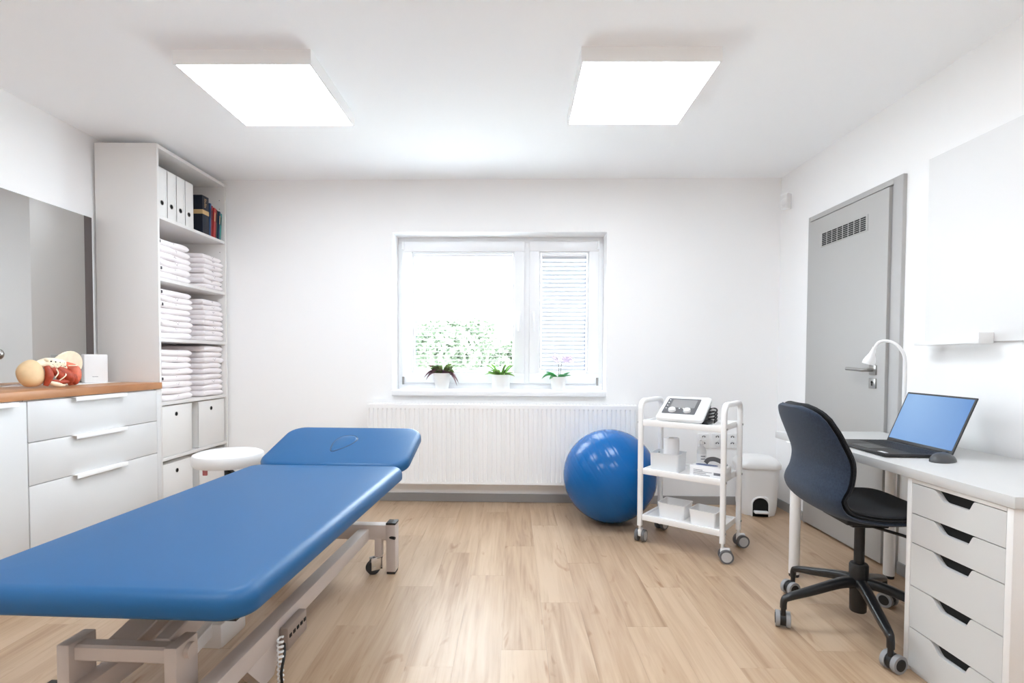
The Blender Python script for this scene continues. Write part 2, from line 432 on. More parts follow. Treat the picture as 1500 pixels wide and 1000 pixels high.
# ------------------------------------------------------------------ ceiling lamps
def panel(x, y, label, rz=0):
    t = thing('ceiling_panel_light', label, 'ceiling light', (x, y, ZC), rz, 'square ceiling panel lamps')
    bm = new(); s = .30; d = -.062
    ring2 = [(s, s), (-s, s), (-s, -s), (s, -s)]
    box(bm, -s, s, s - .008, s, d, 0); box(bm, -s, s, -s, -s + .008, d, 0); box(bm, -s, -s + .008, -s + .008, s - .008, d, 0); box(bm, s - .008, s, -s + .008, s - .008, d, 0)
    part('housing', bm, 'white_metal', t, False)
    bm = new(); box(bm, -s + .009, s - .009, -s + .009, s - .009, d + .002, d + .008); part('diffuser', bm, 'lamp', t, False)
panel(-1.172, 2.565, 'square white panel lamp on the ceiling beside the tall shelf unit', math.radians(-.6))
panel(.592, 2.53, 'square white panel lamp on the ceiling on the grey door side', math.radians(-.4))
panel(-1.172, .62, 'added unseen fill lamp panel on the ceiling above the foot end of the treatment table')  # fill lamp added out of view to brighten the room
panel(.592, .62, 'added unseen fill lamp panel on the ceiling in line with the desk front end')  # second added fill lamp, also out of view

# ------------------------------------------------------------------ tall shelf unit
SX0, SX1, SY0, SY1, SZ = -2.525, -2.15, 3.144, 3.898, 2.37
sh = thing('shelf_unit', 'tall white open shelf unit in the corner beside the worktop', 'shelf', (0, 0, 0))
bpart('side_panel', 'white_lac', sh, SX0, SX1, SY0, SY0 + .018, 0, SZ, bev=.001)
bpart('side_panel', 'white_lac', sh, SX0, SX1, SY1 - .018, SY1, 0, SZ, bev=.001)
bpart('top_panel', 'white_lac', sh, SX0, SX1 - .001, SY0 + .018, SY1 - .018, SZ - .022, SZ, bev=.001)
bpart('back_panel', 'white_lac', sh, SX0, SX0 + .006, SY0 + .018, SY1 - .018, .06, SZ - .02)
SHZ = [.105, .452, .800, 1.195, 1.567, 1.945]
for z in SHZ: bpart('shelf_board', 'white_lac', sh, SX0 + .006, SX1 - .004, SY0 + .018, SY1 - .018, z - .02, z, bev=.001)
bpart('plinth', 'white_lac', sh, SX1 - .03, SX1 - .012, SY0 + .018, SY1 - .018, 0, .085)
bm = new()
for xx in (-2.19, -2.45):
    z = .2
    while z < 2.3:
        if all(abs(z - q + .01) > .02 for q in SHZ): cyl(bm, (xx, SY1 - .0185, z), (xx, SY1 - .0177, z), .003, n=8)
        z += .064
o = part('peg_holes', bm, 'grey_tire', sh); o['kind'] = 'stuff'

# magazine files
fy = SY0 + .024
for i in range(4):
    w = .085
    lab = ['white magazine file against the shelf side panel', 'white magazine file, second from the side panel', 'white magazine file, third from the side panel', 'white magazine file touching the thick navy book'][i]
    t = thing('magazine_file', lab, 'magazine file', (SX1 - .012, fy, SHZ[5]), group='white magazine files on the top shelf')
    bm = new(); poly = [(-.24, 0), (0, 0), (0, .30), (-.10, .30), (-.24, .16)]
    for ya, yb_ in ((0, .002), (w - .002, w)): prism(bm, poly, ya, yb_, 'y')
    box(bm, -.003, 0, 0, w, 0, .30, .0008); box(bm, -.24, 0, 0, w, 0, .003); box(bm, -.24, -.237, 0, w, 0, .16)
    box(bm, -.1, 0, .002, w - .002, .297, .299)
    part('body', bm, 'white_matt', t)
    bm = new(); cyl(bm, (-.0005, w * .42, .085), (.0012, w * .42, .085), .013, n=20); part('finger_hole', bm, 'hole', t)
    bm = new(); lathe(bm, [(.0135, 0), (.0155, 0), (.0155, .002), (.0135, .002)], 20, cap=False)
    bmesh.ops.transform(bm, matrix=Matrix.Translation((0, w * .42, .085)) @ Matrix.Rotation(PI / 2, 4, 'Y'), verts=bm.verts); part('hole_ring', bm, 'steel', t)
    bm = new(); box(bm, 0, .0012, w * .80, w * .93, .09, .20); part('label_slot', bm, 'plastic_w', t)
    fy += w + .0035

# books: (thickness, height, depth, material, lean, label)
books = [(.075, .265, .20, 'book_navy', 0, 'thick navy book with a tan band across its spine'),
         (.016, .235, .16, 'book_blue', .05, 'slim slate blue book leaning on the thick navy one'),
         (.018, .225, .16, 'book_darkred', .07, 'dark red book beside the slim slate blue one'),
         (.024, .215, .16, 'book_red', .08, 'bright red book in the leaning row'),
         (.014, .212, .16, 'book_darkred', .09, 'narrow maroon book between bright red and green books'),
         (.018, .21, .16, 'book_green', .10, 'dark green book beside the narrow maroon one'),
         (.016, .208, .16, 'book_dkblue', .10, 'dark blue book between the green and teal books'),
         (.020, .20, .16, 'book_teal', .11, 'teal book at the end of the leaning row')]
by = 3.622
for i, (th, hh, dd, m, lean, lab) in enumerate(books):
    t = thing('book', lab, 'book', (SX1 - (.012 if i == 0 else .010 + .003 * (i % 3)), by, SHZ[5] + th * math.sin(lean) + .0002), rot=(-lean, 0, 0), group='books on the top shelf')
    bm = new(); box(bm, -dd, -.002, 0, .0025, 0, hh); box(bm, -dd, -.002, th - .0025, th, 0, hh); box(bm, -.004, 0, 0, th, 0, hh, .0012); part('cover', bm, m, t)
    bm = new(); box(bm, -dd + .004, -.004, .0026, th - .0026, .003, hh - .004); part('pages', bm, 'paper', t, False)
    if i == 0:
        bm = new(); box(bm, -dd * .9, .0006, -.0006, th + .0006, .135, .165); part('tan_band', bm, 'book_tan', t, False)
        bm = new()
        for q in range(6): box(bm, 0, .0008, th * .3, th * (.5 + .07 * (q % 3)), .185 + q * .011, .189 + q * .011)
        part('spine_lettering', bm, 'book_tan', t, False)
        by += th + .008
    else:
        bm = new(); box(bm, 0, .0006, th * .3, th * .7, hh * .55, hh * .85); part('spine_title', bm, 'book_tan' if i % 3 == 0 else 'book_navy', t, False)
        by += th + .0025

# towels
def towel_mesh(w, d, h, seed):
    rnd = random.Random(seed); bm = new(); r = h * .5
    ph = [rnd.uniform(0, 6) for _ in range(6)]
    def axis(L, n):
        e = [r * (1 - math.cos(a)) * 1.15 for a in (0, .35, .7, 1.05, 1.4)]
        m = [e[-1] + (L - 2 * e[-1]) * k / n for k in range(1, n)]
        return e + m + [L - v for v in reversed(e)]
    xs, ys = axis(d, 4), axis(w, 8)
    def rnd_e(a, L): q = min(a, L - a); q = min(q, r * 1.1) / (r * 1.1); return math.sqrt(max(0, 1 - (1 - q) ** 2))
    def pt(a, b, s_):
        e = rnd_e(a, d) ** .8 * rnd_e(b, w) ** .8; v = b / w * 2 - 1; u = a / d
        lob = 1 - .07 * math.exp(-((v + .02) / .05) ** 2) * u
        z = s_ * h / 2 * e * lob + h * .05 * math.sin(2.2 * v + ph[0]) + h * .03 * math.sin(4 * v + 2 * u + ph[1])
        return (a - d + .004 * math.sin(3 * v + ph[2]), b - w / 2 + .004 * math.sin(5 * u + ph[3]), z)
    g = {}; nx, ny = len(xs) - 1, len(ys) - 1
    for s_ in (1, -1):
        for i, a in enumerate(xs):
            for j, b in enumerate(ys): g[s_, i, j] = bm.verts.new(pt(a, b, s_))
    for s_ in (1, -1):
        for i in range(nx):
            for j in range(ny):
                q = (g[s_, i, j], g[s_, i + 1, j], g[s_, i + 1, j + 1], g[s_, i, j + 1]); bm.faces.new(q if s_ > 0 else tuple(reversed(q)))
    bmesh.ops.remove_doubles(bm, verts=bm.verts, dist=.0004)
    return to_mesh(bm, 'towel', True, 80)
def mark_mesh(seed):
    rnd = random.Random(seed); bm = new()
    for q in range(4): 
        a = rnd.uniform(-.016, .016); b = rnd.uniform(-.008, .008); box(bm, -.002, .0014, a, a + rnd.uniform(.003, .006), b, b + .0025)
    return to_mesh(bm, 'mark', False)
marks = [mark_mesh(s) for s in range(4)]
bm = new(); box(bm, -.006, .0012, -.007, .007, -.009, .009, .003); tagme = to_mesh(bm, 'tag')
tcache = {}
def stack(shelf, yc, w, n, h, dep, front, where, tags=(), extra=None):
    z = SHZ[shelf]
    names = ['lowest', 'second', 'third', 'fourth', 'fifth', 'sixth', 'seventh', 'eighth', 'ninth']
    for k in range(n):
        key = (w, dep, k % 4 + 10 * shelf)
        if key not in tcache:
            tcache[key] = towel_mesh(w, dep, h * 1.0, hash(key) % 9999); tcache[key].materials.append(MATS['towel'])
        pos = 'topmost' if k == n - 1 else ('lowest' if k == 0 else names[k] + ' from the bottom')
        dx = random.uniform(-.008, .006); dy = random.uniform(-.008, .008)
        t = thing('folded_towel', f'folded white towel, {pos}, {where}', 'towel', (front + dx, yc + dy, z + h * .56 + k * h), group='folded white towels in the shelf unit')
        put('towel_body', tcache[key], None, t)
        put('embroidered_mark', marks[k % 4], 'towel_mark', t, (.0005, 0, 0))
        if k in tags: put('care_tag', tagme, 'tag_dark', t, (-.002, -w / 2 + .022, .0))
FR = SX1 - .018
stack(4, 3.345, .315, 6, .0415, .30, FR, 'in the side-panel stack under the magazine files', (1, 2, 3, 5))
stack(4, 3.748, .232, 7, .0345, .30, FR + .004, 'in the back-wall stack under the books')
stack(3, 3.345, .315, 8, .0385, .30, FR, 'in the side-panel stack on the middle towel shelf', (5, 6, 7))
stack(3, 3.748, .232, 8, .0365, .30, FR + .004, 'in the back-wall stack on the middle towel shelf')
stack(2, 3.335, .31, 8, .0405, .30, FR, 'in the side-panel stack above the boxes', (2, 3))
stack(2, 3.748, .232, 9, .0395, .32, FR + .002, 'in the back-wall stack above the boxes')

# storage boxes
def sbox(y0, y1, z, h, lab):
    t = thing('storage_box', lab, 'storage box', (SX1 - .012, y0, z), group='white storage boxes in the shelf unit'); w = y1 - y0
    bm = new(); box(bm, -.003, 0, 0, w, 0, h, .001); box(bm, -.34, -.337, 0, w, 0, h); box(bm, -.34, 0, 0, .003, 0, h); box(bm, -.34, 0, w - .003, w, 0, h); box(bm, -.34, 0, 0, w, 0, .003)
    part('body', bm, 'white_matt', t)
    bm = new(); box(bm, -.342, .001, -.001, w + .001, h - .002, h + .002, .0008); part('lid', bm, 'white_matt', t)
    bm = new(); cyl(bm, (-.001, w * .47, h - .055), (.0012, w * .47, h - .055), .0125, n=20); part('finger_hole', bm, 'hole', t)
    bm = new(); lathe(bm, [(.0125, 0), (.0145, 0), (.0145, .002), (.0125, .002)], 20, cap=False)
    bmesh.ops.transform(bm, matrix=Matrix.Translation((0, w * .47, h - .055)) @ Matrix.Rotation(PI / 2, 4, 'Y'), verts=bm.verts); part('hole_ring', bm, 'steel', t)
sbox(3.168, 3.475, SHZ[1], .318, 'white storage box by the side panel, directly below the towels')
sbox(3.545, 3.868, SHZ[1], .318, 'white storage box by the back wall, directly below the towels')
sbox(3.168, 3.475, SHZ[0], .30, 'white storage box by the side panel, on the lowest shelf')
sbox(3.545, 3.868, SHZ[0], .30, 'white storage box by the back wall, on the lowest shelf')

# ------------------------------------------------------------------ base cabinets and worktop
CX0, CX1 = XL + .01, -2.16
def handle(parent, y0, y1, z):
    bm = new(); box(bm, 0, .026, y0, y1, z - .003, z + .001, .0008); box(bm, .023, .026, y0, y1, z - .019, z - .002, .001)
    return part('handle', bm, 'white_metal', parent, loc=(CX1 + .018, 0, 0))
c = thing('drawer_cabinet', 'white base cabinet with three wide drawers under the worktop', 'cabinet')
bpart('cabinet_body', 'white_lac', c, CX0, CX1, 2.272, 3.102, .08, .885)
for z0, z1 in ((.697, .880), (.503, .694), (.09, .500)):
    d = bpart('drawer_front', 'white_front', c, CX1, CX1 + .019, 2.274, 3.100, z0, z1, bev=.0012)
    handle(d, 2.50, 2.832, z1 + .002)
bpart('filler_strip', 'white_front', c, CX0, CX1 + .017, 3.103, 3.140, .0, .885, bev=.001)
bpart('plinth', 'white_lac', c, CX1 - .05, CX1 - .035, 2.272, 3.102, 0, .085)
c = thing('door_cabinet', 'white base cabinet with tall door under the worktop, beside the drawer cabinet', 'cabinet')
bpart('cabinet_body', 'white_lac', c, CX0, CX1, 1.662, 2.268, .08, .885)
d = bpart('cabinet_door', 'white_front', c, CX1, CX1 + .019, 1.664, 2.268, .09, .880, bev=.0012); handle(d, 1.87, 2.21, .882)
bpart('plinth', 'white_lac', c, CX1 - .05, CX1 - .035, 1.662, 2.268, 0, .085)
bm = new(); box(bm, XL + .004, CX1 + .027, 1.2, 3.141, .887, .926, .002)
tag(part('worktop', bm, 'worktop'), 'oak wood worktop lying across the white base cabinets', 'worktop')
# mirror
t = thing('wall_mirror', 'large frameless mirror on the wall above the worktop', 'mirror')
bpart('mirror_glass', 'mirror', t, XL + .001, XL + .008, 1.3, 3.075, .937, 1.915)
bpart('painted_gap_reflection', 'gap_shade', t, XL + .001, XL + .009, 3.075, 3.128, .937, 1.915)  # dark colour painted in for the shaded gap reflected at the mirror's end
# router
t = thing('wifi_router', 'white upright wireless router box on the worktop by the shelf unit', 'router', (-2.43, 3.0, .9285), math.radians(-36))
bm = new(); box(bm, -.028, .028, -.056, .056, 0, .165, .006, 3); part('body', bm, 'plastic_w', t)
bm = new()
for q in range(5): box(bm, .0278, .0286, -.018 + q * .0055, -.0145 + q * .0055, .034, .0375)
part('logo_print', bm, 'print_grey', t, False)
bm = new(); box(bm, -.006, .006, .0555, .057, .03, .035); part('status_light', bm, 'print_grey', t, False)
bm = new(); box(bm, -2.50, -2.37, 2.80, 3.12, .926, .9285, .0008); tag(part('white_mat', bm, 'plastic_w'), 'thin white mat under the wireless router', 'mat')
# tap
t = thing('kitchen_tap', 'grey tap with rounded spout in front of the mirror', 'tap', (-2.44, 2.335, .948))
bm = new(); lathe(bm, [(.026, -.022), (.026, .01), (.02, .016), (.018, .11), (.018, .14)], 20); part('tap_body', bm, 'steel', t)
bm = new(); tube(bm, bez([(0, 0, .13), (0, .01, .165), (0, .05, .18), (0, .09, .168), (0, .115, .145)], 6), .0145, 14); ball(bm, (0, .117, .142), .0215, (.8, 1, 1.15)); part('spout', bm, 'steel', t)
bm = new(); tube(bm, [(0, 0, .14), (.02, -.01, .165), (.06, -.02, .18)], .006, 8); part('lever', bm, 'steel', t)

# ------------------------------------------------------------------ pelvis model
pv = thing('pelvis_model', 'anatomical pelvis model with red muscles and cream bones on the worktop', 'model', (-2.315, 2.59, .926), math.radians(4))
def blob(bm, pts, r, n=12, radii=None): tube(bm, bez(pts, 5), r, n, [radii[min(int(i / 5), len(radii) - 1)] + (radii[min(int(i / 5) + 1, len(radii) - 1)] - radii[min(int(i / 5), len(radii) - 1)]) * ((i % 5) / 5) for i in range(5 * (len(pts) - 1) + 1)] if radii else None)
bm = new(); ball(bm, (-.01, -.108, .072), .06, (.75, 1.0, 1.1), 24, 16)
for v in bm.verts:
    if v.co.y > -.11: v.co.z -= (v.co.y + .11) * .25
    v.co += Vector((math.sin(v.co.z * 50), math.sin(v.co.x * 60), math.sin(v.co.y * 55))) * .003
part('hip_bone', bm, 'bone_tan', pv)
bm = new(); blob(bm, [(0, -.10, .112), (.01, -.04, .122), (.015, .03, .118), (.02, .06, .10)], .025, 14, [.6, 1.05, 1.0, .7])
for q in range(5): ball(bm, (.025, -.06 + q * .026, .136 - .003 * q), .012, (1, .8, .8), 10, 8)
for q in range(4): ball(bm, (.036, -.05 + q * .028, .106 - .003 * q), .013, (1, .8, .8), 10, 8)
part('sacrum', bm, 'bone_cream', pv)
bm = new()
for q in range(4):
    for s in (0, 1): ball(bm, (.036 + .006 * s, -.047 + q * .026, .130 - .018 * s - .003 * q), .0038, (1, 1, 1), 8, 6)
part('sacral_holes', bm, 'hole', pv)
bm = new()   # fan of the iliac wing
rings = []
for k in range(13):
    a = k / 12; th = math.radians(165 - a * 165)
    cy, cz = .080 + .092 * math.cos(th), .108 + .086 * math.sin(th) * (1 - .1 * a) - .02 * a
    hub = (.02, .05 + .07 * a, .108 - .02 * a)
    tipx = .012 + .03 * math.sin(a * PI)
    def P(f, off): return (hub[0] + (tipx - hub[0]) * f + off, hub[1] + (cy - hub[1]) * f, hub[2] + (cz - hub[2]) * f)
    rings.append([P(.1, -.007), P(.6, -.005), P(.97, -.006), P(1.02, 0), P(.97, .007), P(.6, .006 + .002 * (k % 2)), P(.1, .008)])
loft(bm, rings); part('iliac_wing', bm, 'bone_cream', pv, angle=60)
mus = [([(.03, -.065, .105), (.045, -.07, .06), (.03, -.075, .012)], .015, [.8, 1.1, .7]),
       ([(.03, -.05, .10), (.05, -.015, .06), (.035, .01, .02)], .016, [.8, 1.2, .8]),
       ([(.035, -.06, .03), (.055, -.01, .028), (.05, .05, .03), (.03, .10, .02)], .013, [.7, 1, 1, .7]),
       ([(.03, .0, .095), (.055, .02, .06), (.05, .05, .03)], .022, [.8, 1.3, .9]),
       ([(.02, .03, .09), (.05, .06, .05), (.045, .09, .018)], .02, [.8, 1.2, .8])]
for p, r, rr in mus:
    bm = new(); blob(bm, p, r, 12, rr); part('muscle', bm, 'muscle', pv)
bm = new(); blob(bm, [(.02, .05, .115), (.04, .085, .085), (.045, .085, .045), (.03, .075, .015)], .03, 14, [.6, 1.0, .95, .6]); part('gluteal_muscle', bm, 'muscle_light', pv)
bm = new(); blob(bm, [(.02, .045, .128), (.025, .09, .112), (.02, .145, .094)], .011, 10, [.9, 1.1, .7]); part('upper_muscle_band', bm, 'muscle_light', pv)
bm = new(); blob(bm, [(.02, .115, .075), (.03, .13, .045), (.03, .10, .02), (.02, .08, .012)], .012, 10, [.9, 1.2, 1, .8]); part('outer_muscle', bm, 'muscle_light', pv)
bm = new(); blob(bm, [(.01, .125, .095), (.015, .138, .07), (.01, .13, .055)], .016, 12, [.9, 1.1, .8]); part('hip_joint', bm, 'bone_cream', pv)
bm = new(); blob(bm, [(.035, -.06, .028), (.05, -.03, .016), (.045, .015, .012)], .012, 12, [.9, 1.15, .9]); part('ischium', bm, 'bone_cream', pv)
for p in ([(.06, -.055, .05), (.066, -.045, .072), (.05, -.035, .092)], [(.06, -.03, .035), (.074, -.01, .058), (.06, .005, .075)], [(.055, .035, .108), (.066, .07, .108), (.045, .105, .112)]):
    bm = new(); tube(bm, bez(p, 5), .003, 6); part('ligament', bm, 'bone_cream', pv)

# ------------------------------------------------------------------ stool
st = thing('round_stool', 'white round stool between treatment table and shelf unit', 'stool', (-1.545, 2.80, 0))
bm = new(); lathe(bm, [(.02, .492), (.15, .492), (.168, .497), (.176, .51), (.177, .545), (.172, .557), (.155, .565), (.08, .568), (.01, .568)], 48); part('seat', bm, 'plastic_w', st)
bm = new(); cyl(bm, (0, 0, .478), (0, 0, .4925), .07, n=24); part('seat_plate', bm, 'steel', st)
bm = new(); cyl(bm, (0, 0, .40), (0, 0, .48), .022, n=20); cyl(bm, (0, 0, .15), (0, 0, .40), .018, n=20); part('gas_lift', bm, 'black', st)
bm = new(); tube(bm, [(0, 0, .47), (.08, -.08, .466), (.115, -.12, .468)], .006, 8); part('lever', bm, 'black', st)
bm = new(); box(bm, -.085, -.062, -.10, -.088, .455, .4925, .003); part('pink_tag', bm, 'pink', st)
bm = new(); cyl(bm, (0, 0, .09), (0, 0, .17), .03, n=20); part('hub', bm, 'white_metal', st)
for k in range(5):
    a = 2 * PI * k / 5 + .3; d = Vector((math.cos(a), math.sin(a), 0))
    bm = new(); sweep(bm, [d * .02 + Vector((0, 0, .125)), d * .15 + Vector((0, 0, .105)), d * .27 + Vector((0, 0, .075))], rect(.017, .012, .004), up=(0, 0, 1)); leg = part('base_leg', bm, 'white_metal', st)
    bm = new(); s = d.cross(Vector((0, 0, 1))); c = d * .27
    for q in (-1, 1): cyl(bm, c + s * q * .006 + Vector((0, 0, .027)), c + s * q * .02 + Vector((0, 0, .027)), .027, n=18)
    cyl(bm, c + Vector((0, 0, .03)), c + Vector((0, 0, .08)), .006, n=10); part('caster', bm, 'rubber', leg)

# ------------------------------------------------------------------ treatment table
tb = thing('treatment_table', 'blue padded adjustable treatment table with pale metal frame', 'table', (-.94, 1.78, 0), math.radians(-2.7))
def pad(bm, hw, y0, y1, zt, th, cr, er, M=None, grid=False):
    cy, hh = (y0 + y1) / 2, (y1 - y0) / 2; rings = []
    def rr(inset, z): return [Vector((a, cy + b, z)) for a, b in rrect(hw - inset, hh - inset, max(cr - inset, .004), 8)]
    rings.append(rr(.02, zt - th))
    for k in range(5): a = PI / 2 * k / 4; rings.append(rr(.012 * (1 - math.sin(a)), zt - th + .012 * (1 - math.cos(a))))
    for k in range(9): a = PI / 2 * k / 8; rings.append(rr(er * (1 - math.cos(a)), zt - er + er * math.sin(a) - .0))
    rings.append(rr(er + .04, zt + .0015)); rings.append(rr(er + .12, zt + .0025))
    R = loft(bm, rings)
    if M is not None: bmesh.ops.transform(bm, matrix=M, verts=[v for r in R for v in r])
ZT = .555
bm = new(); pad(bm, .385, -.645, .752, ZT, .062, .07, .034); part('mattress', bm, 'blue_vinyl', tb, angle=60)
bpart('mattress_board', 'black', tb, -.345, .345, -.61, .72, ZT - .074, ZT - .0625)
HM = Matrix.Translation((0, .756, ZT - .048)) @ Matrix.Rotation(math.radians(17.5), 4, 'X')
bm = new(); pad(bm, .383, .006, .452, .046, .056, .095, .026, HM)
hp = part('headrest', bm, 'blue_vinyl', tb, angle=60)
# teardrop plug in the headrest with its seam
td = []
for k in range(40):
    a = 2 * PI * k / 40
    r = .052 * (1 + .0 * math.cos(a)); px_ = .052 * math.sin(a) * (1 + .42 * math.cos(a)); py_ = .095 * math.cos(a)
    ca, sa = math.cos(math.radians(-14)), math.sin(math.radians(-14))
    td.append((px_ * ca - py_ * sa - .01, px_ * sa + py_ * ca + .235))
bm = new(); tube(bm, [HM @ Vector((a, b, .0475)) for a, b in td + td[:1]], .0035, 8); part('plug_seam', bm, 'book_dkblue', hp)
bm = new()
cx_, cy_ = -.01, .235
loft(bm, [[HM @ Vector((cx_ + (a - cx_) * f, cy_ + (b - cy_) * f, .047 + dz)) for a, b in td] for f, dz in ((1.0, 0), (.96, .0035), (.88, .0055), (.5, .0065))], False, True); part('face_plug', bm, 'blue_vinyl', hp, angle=60)
bpart('headrest_board', 'black', tb, -.33, .33, .02, .43, -.022, -.010, loc=tuple(HM.translation), rot=(math.radians(17.5), 0, 0))
FM = 'bed_frame'
# upper frame
for sx in (-1, 1): bpart('upper_rail', FM, tb, sx * .255 - .02, sx * .255 + .02, -.40, .70, .425, .481, bev=.003)
for yy in (-.36, .06, .66): bpart('upper_crossbar', FM, tb, -.2355, .2355, yy, yy + .04, .43, .478, bev=.003)
# base rails
for sx in (-1, 1): bpart('base_rail', FM, tb, sx * .165 - .025, sx * .165 + .025, -.50, .84, .165, .225, bev=.003)
for yy in (-.46, .765):
    bpart('foot_bar', FM, tb, -.28, .28, yy + .02, yy + .075, .17 if yy > 0 else .10, .245 if yy > 0 else .16, bev=.003)
for yy in (-.46, .765):
    for sx in (-1, 1):
        h_ = .25 if yy > 0 else .17
        p = bpart('foot_post', FM, tb, sx * .302 - .0235, sx * .302 + .0235, yy + .015, yy + .08, .012, h_, bev=.003)
        bpart('end_cap', 'black', p, sx * .302 - .024, sx * .302 + .024, yy + .014, yy + .081, h_ - .002, h_ + .008, bev=.002)
        bpart('foot_pad', 'rubber', p, sx * .302 - .021, sx * .302 + .021, yy + .018, yy + .077, 0, .013, bev=.002)
        if yy > 0:
            bm = new(); cyl(bm, (sx * .25, yy + .045, .185), (sx * .325, yy + .008, .185), .0075, n=12); part('brake_lever', bm, 'black', p)
# castors beside the far feet
for sx in (-1, 1):
    k = bpart('castor_bracket', FM, tb, -.018, .018, -.016, .02, .085, .178, bev=.003, loc=(sx * .237, .80, 0))
    MR = Matrix.Rotation(math.radians(-52), 4, 'Z')
    bm = new(); box(bm, -.017, -.013, -.045, .012, .022, .085, .002, 2, MR); box(bm, .013, .017, -.045, .012, .022, .085, .002, 2, MR); box(bm, -.017, .017, -.02, .014, .076, .086, .002, 2, MR); part('castor_fork', bm, 'chrome', k)
    bm = new(); cyl(bm, MR @ Vector((-.011, -.03, .035)), MR @ Vector((.011, -.03, .035)), .035, n=28); part('castor_wheel', bm, 'rubber', k)
    bm = new(); cyl(bm, MR @ Vector((-.019, -.03, .035)), MR @ Vector((.019, -.03, .035)), .009, n=14); part('axle', bm, 'chrome', k)
# lift mechanism at the near end: two uprights, a torsion tube, swinging arms
for ux in (-.20, .088):
    p = bpart('lift_upright', FM, tb, ux - .017, ux + .017, -.475, -.39, .10, .332, bev=.003)
    if ux > 0:
        bm = new(); cyl(bm, (ux + .016, -.43, .305), (ux + .030, -.43, .305), .02, n=20); part('pivot_cap', bm, FM, p)
bm = new(); sweep(bm, [(-.182, -.44, .302), (.070, -.44, .302)], rect(.02, .022, .006), up=(0, 0, 1)); part('torsion_tube', bm, FM, tb)
def beam(name, p0, p1, w, h, m=FM):
    bm = new(); sweep(bm, [p0, p1], rect(w, h, .003), up=(0, 0, 1)); return part(name, bm, m, tb, angle=30)
beam('lift_arm', (-.085, -.42, .300), (-.075, .05, .415), .042, .02)
beam('lift_arm', (.03, -.42, .300), (.03, .10, .40), .022, .03)
beam('lift_arm', (-.045, .15, .22), (-.045, .62, .425), .035, .022)
beam('push_rod', (.0, -.30, .21), (.0, .20, .30), .02, .02, 'white_metal')
bpart('actuator_motor', 'white_metal', tb, -.08, .05, -.20, -.06, .17, .25, bev=.01)
bm = new(); prism(bm, [(-.30, .17), (-.10, .17), (-.10, .12), (-.14, .06), (-.20, .06)], .145, .185, 'x'); part('gusset_plate', bm, FM, tb)
# controls and cable under the right rail
bpart('control_box', 'control_grey', tb, .192, .222, -.12, .02, .125, .20, bev=.006)
bm = new()
for q in range(5): box(bm, .2215, .224, -.11 + q * .026, -.096 + q * .026, .165, .176)
part('socket_slots', bm, 'hole', tb, False)
bm = new(); pts = [Vector((.222 + .008 * math.cos(q * .9), -.17 + .010 * math.sin(q * .9), .20 - q * .0022)) for q in range(70)]; tube(bm, pts, .0032, 6); part('coiled_cord', bm, 'plastic_w', tb)
bm = new(); tube(bm, bez([(.21, -.12, .15), (.23, -.16, .14), (.235, -.19, .10), (.235, -.19, .05), (.22, -.21, .02), (.24, -.27, .012), (.27, -.24, .03), (.26, -.19, .045), (.23, -.22, .05), (.22, -.27, .03), (.25, -.30, .01), (.28, -.25, .012), (.25, -.19, .012), (.20, -.24, .008), (.15, -.33, .008)], 8), .0042, 8); part('power_cable', bm, 'black', tb)

# ------------------------------------------------------------------ radiator
rd = thing('panel_radiator', 'white ribbed panel radiator on the wall below the window', 'radiator', (0, 3.86, 0), ANGB)
RX0, RX1, RZ0, RZ1, RY = -1.068, .91, .155, .745, -.105
bm = new(); n = 59; p = (RX1 - RX0) / n; prof = []
for k in range(n):
    a = RX0 + k * p
    for f, d in ((.12, 0), (.38, 0), (.5, .008), (.62, .008), (.74, 0), (.999, 0)): prof.append((a + f * p, RY + (d if 0 < k < n - 1 or f > .5 else 0)))
prof = [(RX0, RY)] + prof + [(RX1, RY)]
def line(z, amp): return [(a, RY + (b - RY) * amp, z) for a, b in prof]
R = loft(bm, [line(RZ0, 0), line(RZ0 + .018, 0), line(RZ0 + .03, 1), line(RZ1 - .045, 1), line(RZ1 - .033, 0), line(RZ1 - .006, 0), [(a, b + .006, z + .006) for a, b, z in line(RZ1 - .006, 0)]], False, False, closed=False)
part('front_panel', bm, 'white_metal', rd, angle=25)
bpart('back_panel', 'white_metal', rd, RX0 + .01, RX1 - .01, -.045, -.03, RZ0, RZ1 - .01)
for a in (RX0, RX1 - .003): bpart('side_cover', 'white_metal', rd, a, a + .003, RY, -.028, RZ0 + .01, RZ1 + .001, bev=.0008)
bm = new()
for k in range(80): a = RX0 + .01 + k * (RX1 - RX0 - .02) / 80; box(bm, a, a + .012, RY + .012, -.03, RZ1 - .004, RZ1)
box(bm, RX0, RX1, RY + .004, RY + .014, RZ1 - .005, RZ1 + .001); box(bm, RX0, RX1, -.034, -.028, RZ1 - .005, RZ1 + .001); part('top_grille', bm, 'white_metal', rd, False)
for a in (-.8, .6): bpart('wall_bracket', 'white_metal', rd, a, a + .03, -.03, 0, .3, .6)
bm = new(); tube(bm, bez([(RX1 - .03, -.06, RZ0), (RX1 - .03, -.06, .11), (RX1 - .03, -.03, .10), (RX1 - .03, 0, .10)], 5), .009, 10); part('inlet_pipe', bm, 'white_metal', rd)

